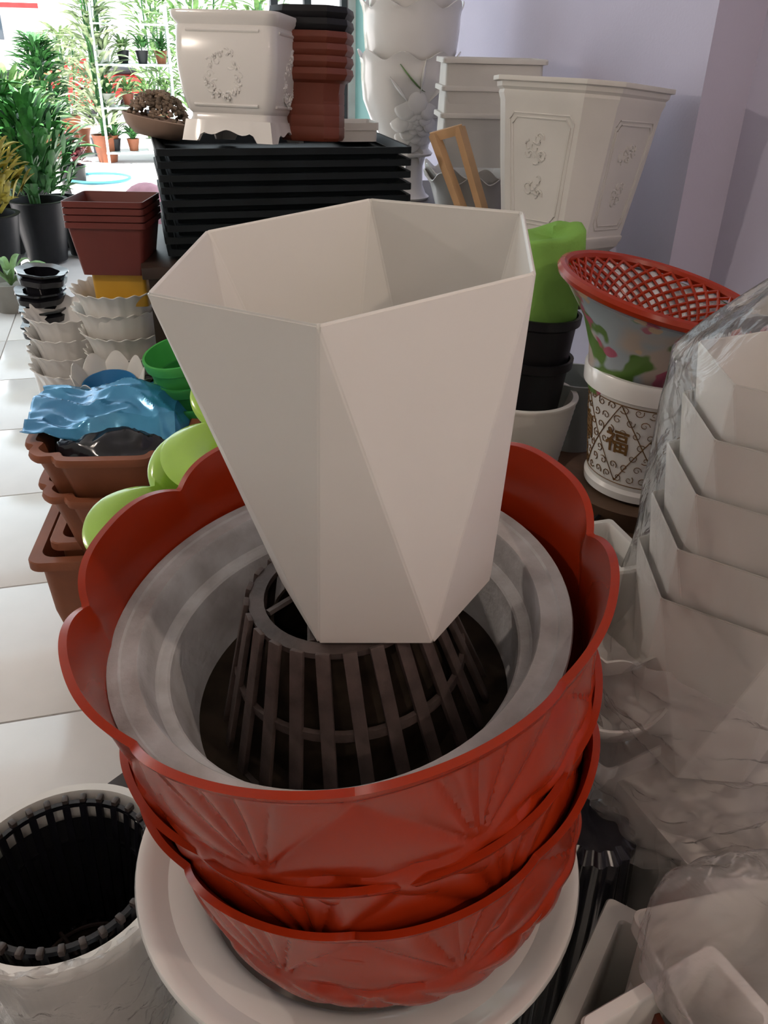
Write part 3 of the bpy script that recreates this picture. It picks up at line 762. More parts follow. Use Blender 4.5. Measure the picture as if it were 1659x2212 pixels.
# clay bowl of dried chips
sb = at(335, 285, 2.52)
cb = thing('clay_bowl', 'tan clay bowl heaped with dried brown chips, left of the white square pot', 'bowl', (sb.x + 0.01, 2.50, TT), (radians(-4), radians(10), 0))
obj('bowl', MB().lathe([(0, 0), (0.06, 0), (0.085, 0.02), (0.097, 0.045), (0.095, 0.047), (0.08, 0.024), (0, 0.012)], 48).mesh('bowl', 40), M_CLAYB, cb)
ch = MB()
for k in range(420):
    a = random.uniform(0, 2 * pi); q = random.random(); r = 0.082 * sqrt(q)
    z = 0.03 + 0.085 * sqrt(max(0, 1 - q)) * random.uniform(0.8, 1)
    ch.ball((r * cos(a), r * sin(a), z), (random.uniform(.004, .009), random.uniform(.004, .009), random.uniform(.003, .007)), 6, 4)
obj('dried_chips', ch, M_CHIP, cb, kind='stuff')

# === octagonal tall white pot by the wall
OC = at(1255, 190, 2.2); OHt = OC.z - TZ + 0.012
oc = thing('octagonal_pot', 'large white eight-sided pot with moulded panels and feet, beside the lavender wall', 'pot', (OC.x - 0.012, 2.2, TZ), (radians(-4), radians(3), 0))
A8 = radians(-43); H8 = OHt; CF = 0.66
def oct_o(a):
    c = a * CF; base = [(a, -c), (a, c), (c, a), (-c, a), (-a, c), (-a, -c), (-c, -a), (c, -a)]
    return [(x * cos(A8) - y * sin(A8), x * sin(A8) + y * cos(A8)) for x, y in base]
loft_b = MB()
loft(loft_b, [(oct_o(r), z) for r, z in [(0.098, 0.055), (0.100, 0.065), (0.122, 0.085), (0.125, 0.095), (0.128, 0.10), (0.130, 0.11), (0.126, 0.113), (0.146, 0.27), (0.160, H8 - 0.05), (0.165, H8 - 0.035), (0.164, H8 - 0.028), (0.170, H8 - 0.022), (0.171, H8 - 0.012), (0.179, H8 - 0.010), (0.179, H8), (0.166, H8), (0.160, H8 - 0.02), (0.138, 0.27), (0.09, 0.08)]])
obj('body', loft_b.mesh('body', 20, bevel=0.0012), M_WHITEM, oc)
mb = MB(); E8 = oct_o(1.0)
for k in range(8):
    p0, p1 = Vector((*E8[k], 0)), Vector((*E8[(k + 1) % 8], 0)); wide = (p1 - p0).length > 1
    vs = []; fs = []; n = 16
    for i in range(n + 1):
        t = i / n; P = p0.lerp(p1, t); e = abs(2 * t - 1)
        zb = 0.0 if (e > 0.70 or not wide) else 0.030 + 0.007 * cos(t * 22)
        vs += [tuple(P * 0.094 + Vector((0, 0, zb))), tuple(P * 0.099 + Vector((0, 0, 0.058))), tuple(P * 0.087 + Vector((0, 0, zb))), tuple(P * 0.091 + Vector((0, 0, 0.058)))]
    for i in range(n):
        a, b = i * 4, (i + 1) * 4
        fs += [(a, b, b + 1, a + 1), (a + 2, a + 3, b + 3, b + 2), (a, a + 2, b + 2, b)]
    mb.add(vs, fs)
obj('foot', mb.mesh('foot', 30), M_WHITEM, oc)
for k, am in enumerate((A8 - pi / 2, A8)):
    nrm = Vector((cos(am), sin(am), 0)); tg = Vector((-sin(am), cos(am), 0))
    def prof(z): return 0.126 + (0.146 - 0.126) * (z - 0.113) / 0.157 if z < 0.27 else 0.146 + 0.014 * (z - 0.27) / (H8 - 0.05 - 0.27)
    def plc(x, z): return nrm * (prof(z) + 0.0005) + tg * x + Vector((0, 0, z))
    z0, z1 = 0.130, H8 - 0.075; w0, w1 = 0.068, 0.088
    for g in (0, 0.009):
        pts = []
        for x, z in ((-w0 + g, z0 + g + .015), (-w0 + g + .012, z0 + g), (w0 - g - .012, z0 + g), (w0 - g, z0 + g + .015), (w1 - g, z1 - g - .015), (w1 - g - .012, z1 - g), (-w1 + g + .012, z1 - g), (-w1 + g, z1 - g - .015)):
            pts.append(plc(x, z))
        obj('panel_border', MB().tube(pts, 0.0022, 6, True), M_WHITEM, oc)
    rr = random.Random(k)
    for cy, n, R in ((z0 + (z1 - z0) * 0.70, 12, 0.032), (z0 + (z1 - z0) * 0.34, 9, 0.026)):
        mb = MB()
        for q in range(n):
            a = rr.uniform(0, 6.28); rad = R * rr.uniform(.2, 1)
            x, z = rad * cos(a), cy + rad * sin(a) * 0.8
            s0 = rr.uniform(0, 6); pts = []
            for i in range(7):
                t = i / 6; pts.append(plc(x + 0.013 * (1 - .6 * t) * cos(s0 + 3.5 * t), z + 0.013 * (1 - .6 * t) * sin(s0 + 3.5 * t)))
            mb.tube(pts, [0.0026 * (1 - .4 * i / 6) for i in range(7)], 5)
        obj('blossom_relief', mb, M_WHITEM, oc, kind='stuff')

# === tall ruffled vases in a nest
VB = at(900, 402, 3.3); VZ = VB.z
def vase_profile(h):
    return [(0, 0), (0.088, 0), (0.092, 0.008), (0.078, 0.02), (0.066, 0.05), (0.064, 0.12), (0.085, 0.20), (0.130, 0.28), (0.158, 0.35), (0.165, 0.42), (0.166, h - 0.035), (0.170, h - 0.012), (0.176, h), (0.172, h + 0.001), (0.162, h - 0.03), (0.158, 0.40), (0.12, 0.28), (0.05, 0.12), (0.05, 0.03), (0, 0.03)]
VH = at(880, 118, 3.3).z - TZ
sc_v = VH / 0.50
def vasef(a, r, z, i):
    f = max(0, (z - (0.5 - 0.04)) / 0.04)
    w = cos(8 * a + 1)
    return (r * (1 + 0.03 * w * f) * cos(a), r * (1 + 0.03 * w * f) * sin(a), (z + 0.014 * w * f) * sc_v)
VSH = 0.03
vs_me = MB().lathe(vase_profile(0.50), 128, vasef).mesh('body', 40)
v1 = thing('relief_vase', 'tall white vase with ruffled rim and moulded flowers, lowest of the nest', 'vase', (VB.x - 0.045, 3.3, TZ), (0, 0, 0), group='nested white vases')
obj('body', vs_me, M_WHITE2, v1)
# blossom, leaves and stems in relief
fl = MB()
def onv(a, z, l=0.0):
    pr = vase_profile(0.50)[:13]
    zz_ = z / sc_v; r = 0.16
    for (ra, za), (rb_, zb) in zip(pr[1:], pr[2:]):
        if za <= zz_ <= zb and zb > za: r = ra + (rb_ - ra) * (zz_ - za) / (zb - za)
    return Vector(((r + l) * cos(a), (r + l) * sin(a), z))
ac = radians(-78); zc = 0.285 * sc_v
def on_n(a): return Matrix.Rotation(a, 3, 'Z') @ Matrix.Rotation(pi / 2, 3, 'Y')
for ring, n, R, s_ in ((0, 8, 0.062, 0.036), (1, 7, 0.040, 0.030), (2, 5, 0.018, 0.022), (3, 1, 0.0, 0.014)):
    for k in range(n):
        q = 2 * pi * k / n + ring * .4
        aa = ac + R * cos(q) / 0.15
        p = onv(aa, zc + R * sin(q), 0.000 + 0.005 * ring)
        fl.ball(p, (s_ * 0.95, s_ * 1.1, s_ * 0.24), 14, 8, on_n(aa + 0.3 * cos(q)) @ Matrix.Rotation(q, 3, 'Z'))
obj('flower_relief', fl, M_WHITE2, v1)
for k, (da, dz, ln) in enumerate(((0.5, 0.10, 0.12), (0.9, 0.14, 0.13), (0.1, 0.15, 0.12), (1.1, 0.02, 0.11), (-0.5, 0.11, 0.10), (0.55, -0.12, 0.10), (-0.2, -0.13, 0.12))):
    a1, z1 = ac + da * 0.45, zc + dz * 0.6; d = atan2(dz, da * 0.15)
    pts = [onv(a1 + ln * t * cos(d) / 0.15, z1 + ln * t * sin(d) * 0.9, 0.001) for t in [i / 7 for i in range(8)]]
    obj('leaf_relief', MB().tube(pts, [0.001 + 0.018 * sin(pi * i / 7) for i in range(8)], 8, flat=0.35), M_WHITE2, v1)
bla = MB().tube([onv(ac + radians(-22) + radians(30) * t, (0.395 + 0.085 * (1 - t) ** 1.3 - 0.015) * sc_v * 1.02, 0.004) for t in [i / 9 for i in range(10)]], [0.002 + 0.006 * sin(pi * min(1, (i + 0.5) / 9)) for i in range(10)], 6, flat=0.4)
obj('green_blade', bla, M_LEAF2, v1, label='green moulded grass blade')
for k, (dz, lab) in enumerate(((0.150, 'middle white ruffled vase of the nest, showing one band above the lowest'), (0.245, 'uppermost white vase of the nest, cut by the top of the picture'))):
    s = 1.0 if k == 0 else 0.93
    o = obj('ruffled_vase', vs_me if k == 0 else MB().lathe([(r * 0.9, z) for r, z in vase_profile(0.50)], 128, vasef).mesh('ruffled_vase', 40), M_WHITE2, loc=(v1.location.x + 0.006, 3.3, TZ + dz), rot=(0, 0, 0.35 * (k + 1)), label=lab, cat='vase', group='nested white vases')

# === stack of white rectangular planters on wrapped ruffled pots
PC = at(1062, 125, 2.8)
wp_me = rect_planter(0.155, 0.075, 0.15, 0.012, 0.012, 0.86)
for k in range(3):
    obj('rect_planter', wp_me, M_WHITEM, loc=(PC.x, 2.8, PC.z - 0.15 - 0.072 * k), rot=(0, 0, PHI * 0.35), label='%s white rectangular planter of the stack behind the octagonal pot' % ['top', 'middle', 'lowest'][k], cat='planter', group='white rectangular planters at the back')
wv = ruffle_pot(0.150, 0.16, 9, 0.004, 0.6, 180, 1.0, 0.014)
zb = PC.z - 0.15 - 0.144 - 0.005
n_w = 3
for k in range(n_w):
    z = zb - 0.16 - 0.095 * k
    obj('ruffled_pot', wv, M_WHITE2, loc=(PC.x - 0.035, 2.8, max(z, TZ) if k < 2 else TZ), rot=(0, 0, 0.5 * k), label='%s glossy white wavy-rimmed pot behind the wooden frame' % ['top', 'middle', 'bottom'][k], cat='pot', group='wavy-rimmed pots behind the frame') if k < 2 else None
# === small pine frame leaning in front of them
e1, e2 = at(938, 290, 2.5), at(995, 445, 2.44)
f1, f2 = at(992, 275, 2.5), at(1040, 445, 2.44)
ez = thing('pine_easel', 'small raw pine easel leaning before the wavy white pots', 'easel', (e2.x, 2.44, TZ))
O = Vector(ez.location)
for a, b in ((e1, e2), (f1, f2)):
    d = (b - a); s = (a.z - TZ) / (a.z - b.z); b2 = a + d * s
    n = (b2 - a).normalized(); M = n.to_track_quat('Z', 'Y').to_matrix()
    obj('leg', MB().box((0, 0, 0), (0.030, 0.020, (b2 - a).length), M).mesh('leg', bevel=0.001), M_WOOD, ez, loc=(a + b2) / 2 - O)
obj('top_rail', MB().box((0, 0, 0), ((f1 - e1).length + 0.02, 0.022, 0.024), (f1 - e1).normalized().to_track_quat('X', 'Z').to_matrix()).mesh('top_rail', bevel=0.001), M_WOOD, ez, loc=(e1 + f1) / 2 - O + Vector((0, 0, -0.006)))

# ------------------------------------------------------------------ right middle bench with pots
BZ = 0.80
def bench(name, label, x0, x1, y0, y1, z, m):
    t = thing(name, label, 'bench', ((x0 + x1) / 2, (y0 + y1) / 2, 0))
    w, d = x1 - x0, y1 - y0
    n = 4; pw = d / n
    pm = MB().box((0, 0, z - 0.014), (w, pw - 0.006, 0.028)).mesh('plank', bevel=0.002)
    for k in range(n): obj('plank', pm, m, t, loc=(0, -d / 2 + pw * (k + .5), 0))
    lm = MB().box((0, 0, (z - 0.028) / 2), (0.05, 0.05, z - 0.028)).mesh('leg')
    for sx in (-1, 1):
        for sy in (-1, 1): obj('leg', lm, m, t, loc=(sx * (w / 2 - 0.03), sy * (d / 2 - 0.03), 0))
    return t
bench('plank_bench', 'brown plank bench under the pot with brown Chinese lettering', 0.12, 0.86, 1.085, 1.62, BZ, M_WOODB)

# white fine-ribbed round pot holding black nursery pots
tr = at(1118, 848, 1.40)
obj('ribbed_pot', MB().lathe([(0, 0), (0.074, 0)] + [(0.076 + 0.020 * i / 24 + (0.0008 if i % 2 else 0), (tr.z - BZ) * i / 24) for i in range(24)] + [(0.098, tr.z - BZ), (0.097, tr.z - BZ + 0.002), (0.088, tr.z - BZ + 0.002), (0.086, tr.z - BZ - 0.01), (0.07, 0.01), (0, 0.01)], 64).mesh('ribbed_pot', 60), M_WHITEM, loc=(tr.x + 0.01, 1.40, BZ),
    label='white round pot with fine ribs holding black nursery pots, right of the faceted pot', cat='pot')
nur = MB().lathe([(0, 0), (0.046, 0), (0.060, 0.145), (0.067, 0.150), (0.068, 0.165), (0.062, 0.165), (0.056, 0.145), (0.042, 0.01), (0, 0.01)], 40).mesh('nursery_pot', 40)
nx = at(1158, 760, 1.43).x
for k in range(2):
    obj('nursery_pot', nur, M_BLACK, loc=(nx - 0.006 + 0.006 * k, 1.42, BZ + 0.025 + 0.075 * k), rot=(0, radians(1), k), label='%s black nursery pot in the white ribbed pot' % ['lower', 'upper'][k], cat='pot', group='black nursery pots')
gbz = BZ + 0.025 + 0.075 + 0.150
def feltf(u, v):
    a = 2 * pi * u
    k = (abs(cos(a)) ** 3 + abs(sin(a)) ** 3) ** (-1 / 3)
    H = 0.148 + 0.006 * hnoise(cos(a) * 1.5, sin(a) * 1.5, 4) + 0.010 * cos(a - 0.3)
    if v < 0.12: r = 0.058 * v / 0.12; z = 0.0
    elif v < 0.86: t = (v - 0.12) / 0.74; r = 0.058 + 0.004 * sin(pi * t) - 0.004 * t; z = H * t
    else: t = (v - 0.86) / 0.14; r = 0.054 * (1 - t) ** 0.6; z = H + 0.004 * sin(pi * t) - 0.004 * t
    r *= k * 0.95 * (1 + 0.05 * hnoise(cos(a) * 2, sin(a) * 2, z * 12))
    return (r * cos(a), r * sin(a) * 0.9, z)
obj('grow_bag', MB().grid(64, 40, feltf).mesh('grow_bag', 60), M_FELT, loc=(nx + 0.004, 1.43, gbz), rot=(0, 0, radians(10)), label='bright green felt bag standing on the black nursery pots', cat='bag')
# dark leafy clump at the foot of the octagonal pot
def blade_leaf(mb, base, d, L, w, droop, n=5, roll=0.0):
    d = Vector(d).normalized(); side = d.cross(Vector((0, 0, 1)))
    side = side.normalized() if side.length > 1e-4 else Vector((1, 0, 0))
    vs = []; fs = []
    for i in range(n + 1):
        t = i / n
        p = Vector(base) + d * (L * t) + Vector((0, 0, -droop * L * t * t))
        ww = w * (sin(pi * (0.08 + 0.92 * t)) ** 0.8) if i < n else 0.0005
        up = Vector((0, 0, 0.25 * ww))
        vs += [p - side * ww / 2 + up, p, p + side * ww / 2 + up]
    for i in range(n):
        a, b = i * 3, (i + 1) * 3
        fs += [(a, a + 1, b + 1, b), (a + 1, a + 2, b + 2, b + 1)]
    mb.add(vs, fs)

# pot with brown lettering
FR, FH = 0.116, 0.205
FP = at(1352, 1052, 1.20)
fu = thing('lettered_pot', 'white round pot with brown scrollwork and Chinese lettering, under the floral pot', 'pot', (FP.x + 0.034, 1.235, BZ + 0.040), (0, 0, 0))
obj('body', MB().lathe([(0, 0), (0.086, 0), (0.094, 0.004), (0.095, 0.016), (0.0905, 0.022), (0.0915, 0.03), (0.108, FH - 0.036), (0.109, FH - 0.034), (0.118, FH - 0.030), (0.119, FH - 0.006), (0.116, FH), (0.109, FH), (0.106, FH - 0.02), (0.086, 0.012), (0, 0.012)], 80).mesh('body', 40), M_WHITE2, fu)
def onf(a, z, l=0.0006):
    r = 0.0915 + (0.108 - 0.0915) * (z - 0.03) / (FH - 0.066) + l
    return Vector((r * cos(a), r * sin(a), z))
pat = MB(); rr = random.Random(11)
for row in range(7):
    for k in range(30):
        a = 2 * pi * (k + 0.5 * (row % 2)) / 30; z = 0.042 + row * 0.0195
        if abs(z - 0.098) < 0.02 and (k % 8) in (2, 3): continue
        sg = 1 if (k + row) % 2 else -1; s0 = rr.uniform(0, 6)
        pts = []
        for i in range(13):
            t = i / 12; q = 0.0075 * (1 - 0.82 * t); an = s0 + sg * t * 7.5
            pts.append(onf(a + q * cos(an) / 0.1, z + q * sin(an)))
        pat.tube(pts, [0.0012 * (1.1 - 0.5 * i / 12) for i in range(13)], 4, flat=0.5)
for k in range(8):
    for s in (-1, 1):
        pat.tube([onf(2 * pi * k / 8 + s * t * pi / 4, 0.034 + (FH - 0.074) * t) for t in [i / 12 for i in range(13)]], 0.0008, 4)
for z in (0.030, FH - 0.040):
    pat.tube([onf(2 * pi * k / 60, z) for k in range(60)], 0.0009, 4, True)
obj('scroll_print', pat, M_BROWN, fu, label='brown printed scrollwork')
def glyph(ch, a, z, size):
    cu = bpy.data.curves.new('glyph', 'FONT'); cu.body = ch; cu.size = size; cu.align_x = 'CENTER'; cu.align_y = 'CENTER'; cu.extrude = 0.0006; cu.offset = size * 0.012; cu.resolution_u = 3
    tmp = bpy.data.objects.new('glyph', cu); COL.objects.link(tmp)
    dg = bpy.context.evaluated_depsgraph_get(); me = bpy.data.meshes.new_from_object(tmp.evaluated_get(dg))
    bpy.data.objects.remove(tmp); bpy.data.curves.remove(cu)
    for v in me.vertices:
        p = onf(a + v.co.x / 0.1, z + v.co.y, 0.0012 + v.co.z); v.co = p
    me.name = 'lettering'
    return me
for k in range(8):
    obj('lettering', glyph('福', radians(-136 + 45 * k), 0.100, 0.042), M_BROWN, fu, label='brown Chinese character')
obj('saucer', MB().lathe([(0, 0), (0.11, 0), (0.125, 0.034), (0.127, 0.038), (0.122, 0.038), (0.112, 0.036), (0, 0.036)], 64).mesh('saucer', 40), M_WOODB, loc=(fu.location.x, 1.235, BZ + 0.001), label='brown saucer under the pot with Chinese lettering', cat='saucer')
obj('saucer', MB().lathe([(0, 0), (0.07, 0), (0.085, 0.02), (0.08, 0.02), (0.066, 0.004), (0, 0.004)], 48).mesh('saucer', 40), M_BLACK, loc=(fu.location.x - 0.155, 1.19, BZ + 0.001), label='small black saucer on the bench beside the lettered pot', cat='saucer')
wb2 = at(1238, 830, 1.42)
obj('glazed_pot', MB().lathe([(0, 0), (0.05, 0), (0.062, 0.13), (0.065, 0.135), (0.06, 0.135), (0.045, 0.01), (0, 0.01)], 40).mesh('glazed_pot', 40), mat('grey_green_glaze', (0.33, 0.37, 0.36), 0.2), loc=(wb2.x + 0.02, 1.47, BZ), label='small grey-green glazed pot between the ribbed pot and the lettered pot', cat='pot')

# floral cone pot with red lattice insert, tilted in the lettered pot
def floral_mat():
    m = bpy.data.materials.new('floral_print'); m.use_nodes = True; nt = m.node_tree; b = nt.nodes['Principled BSDF']
    tc = nt.nodes.new('ShaderNodeTexCoord')
    def blot(scale, thr, w, seed):
        mp = nt.nodes.new('ShaderNodeMapping'); mp.inputs['Location'].default_value = (seed, seed * 1.7, 0); nt.links.new(tc.outputs['Object'], mp.inputs['Vector'])
        v = nt.nodes.new('ShaderNodeTexNoise'); v.inputs['Scale'].default_value = scale; v.inputs['Detail'].default_value = 2; nt.links.new(mp.outputs[0], v.inputs['Vector'])
        r = nt.nodes.new('ShaderNodeMapRange'); r.inputs['From Min'].default_value = thr; r.inputs['From Max'].default_value = thr + w; nt.links.new(v.outputs['Fac'], r.inputs['Value'])
        return r.outputs[0]
    cur = None
    def mixc(fac, c, prev):
        x = nt.nodes.new('ShaderNodeMixRGB'); nt.links.new(fac, x.inputs[0]); x.inputs[2].default_value = (*c, 1)
        if isinstance(prev, tuple): x.inputs[1].default_value = (*prev, 1)
        else: nt.links.new(prev, x.inputs[1])
        return x.outputs[0]
    c = mixc(blot(9, 0.50, 0.08, 1), (0.50, 0.42, 0.36), (0.36, 0.42, 0.46))
    c = mixc(blot(15, 0.54, 0.04, 4), (0.10, 0.20, 0.04), c)
    c = mixc(blot(17, 0.57, 0.03, 9), (0.42, 0.10, 0.16), c)
    c = mixc(blot(26, 0.62, 0.03, 15), (0.60, 0.45, 0.30), c)
    nt.links.new(c, b.inputs['Base Color']); b.inputs['Roughness'].default_value = 0.3
    return m
LC = at(1385, 648, 1.14)
TX2, TY2 = radians(3.0), radians(11.0)
M2 = Euler((TX2, TY2, 0), 'XYZ').to_matrix()
CR, CH = 0.148, 0.165
co = obj('cone_pot', MB().lathe([(0, 0), (0.050, 0), (0.055, 0.008), (0.072, CH * 0.40), (0.096, CH * 0.66), (0.138, CH - 0.012), (0.145, CH - 0.008), (0.142, CH - 0.006), (0.134, CH - 0.010), (0.092, CH * 0.66), (0.068, CH * 0.40), (0.048, 0.010), (0, 0.010)], 72).mesh('cone_pot', 40), floral_mat(),
    loc=tiltloc((FP.x + 0.004, 1.225, LC.z - 0.014), CH, TX2, TY2), rot=(TX2, TY2, 0), label='flared pot with green and pink flower print, tilted in the lettered pot', cat='pot')
ltop = Vector(co.location) + M2 @ Vector((0, 0, CH))
la = thing('lattice_basket', 'red lattice basket lying tilted in the mouth of the floral pot', 'basket', ltop, (TX2, TY2, 0))
obj('rim', MB().tube([(CR * cos(2 * pi * k / 72), CR * sin(2 * pi * k / 72), 0.004) for k in range(72)], 0.0085, 8, True), MATS['rust_red_plastic'], la)
lat = MB()
def lp_(a, t): # bowl surface t 0 rim 1 centre-bottom
    r = 0.138 - 0.068 * t ** 0.85; return Vector((r * cos(a), r * sin(a), 0.004 - 0.066 * t))
NL = 32
for k in range(NL):
    for s in (-1, 1):
        lat.tube([lp_(2 * pi * k / NL + s * t * 0.95, t) for t in [i / 14 for i in range(15)]], 0.0027, 5)
lat.lathe([(0.073, -0.060), (0.070, -0.064), (0, -0.064), (0, -0.060), (0.073, -0.060)], 48)
obj('lattice', lat, MATS['rust_red_plastic'], la)
ln = MB().lathe([(0.1385, -0.003), (0.100, -0.034), (0.072, -0.0665), (0, -0.069)], 72, lambda a, r, z, i: (r * cos(a) * 0.985, r * sin(a) * 0.985, z + 0.003 * sin(11 * a)))
obj('plastic_liner', ln, mat('white_shiny_liner', (0.80, 0.80, 0.84), 0.15, 0.6, 0.1, 30, 0.8, 120), la)

# ------------------------------------------------------------------ right front: hexagonal stack in polythene
PZ = 0.44
bench('low_platform', 'dark low platform under the plastic-wrapped pots at the right', 0.20, 0.98, 0.79, 1.07, PZ, M_WOODD)
HR, HHh = 0.140, 0.285
hx_me = antiprism_pot(HR, 0.090, HHh, radians(147), 0.003)
hc = Vector((0.462, 0.872))
hz = [1.173, 1.110, 1.043, 0.972, 0.903]
for k, z in enumerate(hz):
    weighted(obj('faceted_pot', hx_me, M_WHITE, loc=(hc.x + 0.006 * (2 - k), hc.y, z - HHh), rot=(0, radians(1), 0), label='%s white faceted pot, counted from the top, of the stack inside the clear bag' % names[k], cat='pot', group='white faceted pots in the clear bag'))
lowb = square_pot(0.30, 0.19, 0.93, 0.008, 0.02)
obj('square_pot', lowb, M_WHITEM, loc=(0.475, 0.80, hz[4] - HHh - 0.008), rot=(pi, 0, radians(24)), label='upturned large white square pot at the foot of the bagged stack', cat='pot')
# the clear bag itself
def bagf(u, v):
    a = 2 * pi * u
    z = 0.47 + (1.305 - 0.47) * v
    k6 = ngon(6, radians(147))(a)
    if z > 1.17: t = (z - 1.17) / 0.135; R = 0.146 * (1 - 0.62 * t ** 1.1)
    elif z > 0.9: R = 0.148
    elif z > 0.66: t = (z - 0.66) / 0.24; R = 0.166 - 0.018 * t
    else: t = (z - 0.47) / 0.19; R = 0.180 - 0.014 * t
    R *= 0.35 + 0.65 * k6
    lo = max(0.0, min(1.0, (0.80 - z) / 0.1))
    cr = (0.004 + 0.006 * lo) * hnoise(cos(a) * 2.2, sin(a) * 2.2, z * 9) + (0.005 + 0.018 * lo) * abs(hnoise(cos(a) * 3, sin(a) * 3, z * 11 + 3)) + (0.0015 + 0.003 * lo) * hnoise(cos(a) * 9, sin(a) * 9, z * 26)
    R += cr + 0.004
    cx = hc.x + (0.05 * (z - 1.17) / 0.135 if z > 1.17 else 0); cy = hc.y - (0.04 * (0.72 - z) / 0.25 if z < 0.72 else 0)
    return (cx + R * cos(a), cy + R * sin(a), z)
b1 = obj('clear_bag', MB().grid(150, 110, bagf).mesh('clear_bag', 60), M_FILM, label='tall clear polythene bag over the stack of white faceted pots', cat='bag')
# crumpled second layer low on the bag
def crf(u, v):
    a = radians(150 + 190 * u); z = 0.58 + 0.27 * v
    R = 0.178 + 0.030 * hnoise(u * 4, v * 3, 9) + 0.034 * abs(hnoise(u * 8, v * 6)) + 0.016 * abs(hnoise(u * 19, v * 14, 4))
    return (hc.x + 0.0 + R * cos(a), hc.y - 0.02 + R * sin(a), z + 0.02 * hnoise(u * 6, 3.3))
obj('bag_fold', MB().grid(100, 60, crf).mesh('bag_fold', 60), M_FILMC, b1)

# white ware between the red pots and the bag
rpw = thing('divided_planter', 'white divided rectangular planter behind the right edge of the red pot', 'planter', (0.283, 0.985, PZ), (0, 0, radians(17)))
hpl = 0.862 - PZ
obj('body', rect_planter(0.078, 0.066, hpl, 0.004, 0.006, 0.9), M_WHITEM, rpw)
obj('divider', MB().box((0.030, 0, hpl - 0.035), (0.004, 0.118, 0.05)), M_WHITEM, rpw)
obj('scalloped_bowl', MB().lathe([(0, 0), (0.034, 0), (0.058, 0.03), (0.074, 0.060), (0.0755, 0.062), (0.071, 0.062), (0.054, 0.03), (0.03, 0.006), (0, 0.006)], 180, lambda a, r, z, i: (r * (1 + 0.05 * abs(cos(6 * a)) * (r / .075) ** 3) * cos(a), r * (1 + 0.05 * abs(cos(6 * a)) * (r / .075) ** 3) * sin(a), z + 0.012 * abs(cos(6 * a)) * (r / .075) ** 4)).mesh('scalloped_bowl', 50), M_WHITEM, loc=(0.300, 0.895, 0.742), rot=(radians(6), radians(4), 0), label='white scalloped bowl between the red pot and the clear bag', cat='bowl')
obj('smooth_bowl', MB().lathe([(0, 0), (0.035, 0), (0.060, 0.02), (0.080, 0.060), (0.081, 0.065), (0.077, 0.065), (0.056, 0.026), (0, 0.012)], 64).mesh('smooth_bowl', 50), M_WHITE2, loc=(0.312, 0.858, 0.668), rot=(radians(6), radians(-6), 0), label='smooth white bowl under the scalloped bowl', cat='bowl')
obj('square_pot', square_pot(0.135, 0.655 - PZ, 0.8, 0.008, 0.018), M_WHITE2, loc=(0.322, 0.862, PZ), rot=(0, 0, radians(30)), label='white square pot under the smooth bowl, beside the black fluted pot', cat='pot')
# black fluted pot
obj('fluted_pot', MB().lathe([(0, 0), (0.045, 0), (0.052, 0.12), (0.060, 0.50), (0.054, 0.60), (0.040, 0.612), (0, 0.614)], 160, lambda a, r, z, i: (r * (1 + 0.04 * cos(16 * a)) * cos(a), r * (1 + 0.04 * cos(16 * a)) * sin(a), z)).mesh('fluted_pot', 30), M_BLACKG, loc=(0.276, 0.722, 0), label='tall upturned black fluted pot right of the wide-lipped white pot', cat='pot')
# long white trough
th_ = 0.56
pa, pb = Vector((0.290, 0.660)), Vector((0.190, 0.498)); dv = (pb - pa).normalized(); nv = Vector((-dv.y, dv.x))
ctr = pa + dv * 0.17 + nv * 0.040
tro = thing('trough', 'long white rectangular trough slanting at the lower right', 'planter', (ctr.x, ctr.y, 0), (0, 0, atan2(dv.y, dv.x)))
obj('body', rect_planter(0.17, 0.040, th_, 0.016, 0.008, 0.9), M_WHITEM, tro)
t2 = at(1390, 2175, 0.47)
obj('trough', rect_planter(0.09, 0.05, t2.z, 0.008, 0.01, 0.9), M_WHITE2, loc=(t2.x + 0.035, 0.455, 0), rot=(0, 0, radians(28)), label='short white trough at the bottom edge, left of the milky bag', cat='planter')
# milky bag over pots in the corner
mc = at(1600, 2030, 0.52)
rb_ = thing('bagged_pots', 'white square pot in the milky bag at the bottom right corner', 'pot', (mc.x + 0.02, 0.50, 0), (0, 0, radians(14)))
obj('body', square_pot(0.19, mc.z - 0.03, 0.86, 0.008, 0.02), M_WHITEM, rb_)
obj('side_board', MB().box((0, 0, 0), (0.006, 0.07, mc.z - 0.08)).mesh('side_board'), M_BRICK, loc=(mc.x - 0.070, 0.455, (mc.z - 0.08) / 2), rot=(0, 0, radians(14)), label='thin brick red board beside the milky bag', cat='board')
def milk(u, v):
    a = 2 * pi * u
    k = (abs(cos(a)) ** 4 + abs(sin(a)) ** 4) ** (-1 / 4)
    zt = mc.z - 0.005
    if v < 0.55: z = 0.655 + (zt - 0.655) * v / 0.55; R = 0.113
    else: q = (v - 0.55) / 0.45 * pi / 2; R = 0.113 * cos(q) ** 0.7 if v < 1 else 0.0; z = zt + 0.075 * sin(q)
    f = min(1, R / 0.06)
    R = R * (1 + 0.45 * (k - 1)) + f * (0.012 * hnoise(cos(a) * 1.6, sin(a) * 1.6, z * 8 + 5) + 0.010 * abs(hnoise(cos(a) * 3.5, sin(a) * 3.5, z * 13)) + 0.0015 * hnoise(cos(a) * 9, sin(a) * 9, z * 25))
    z += (1 - f) * 0 + 0.012 * hnoise(R * cos(a) * 25, R * sin(a) * 25, 2.0) * (1 if v > 0.55 else 0)
    return (R * cos(a), R * sin(a), z)
obj('milky_bag', MB().grid(120, 90, milk).mesh('milky_bag', 60), M_FILM2, loc=(mc.x + 0.02, 0.50, 0), rot=(0, 0, radians(14)), label='crumpled milky plastic bag over the pot in the bottom right corner', cat='bag')

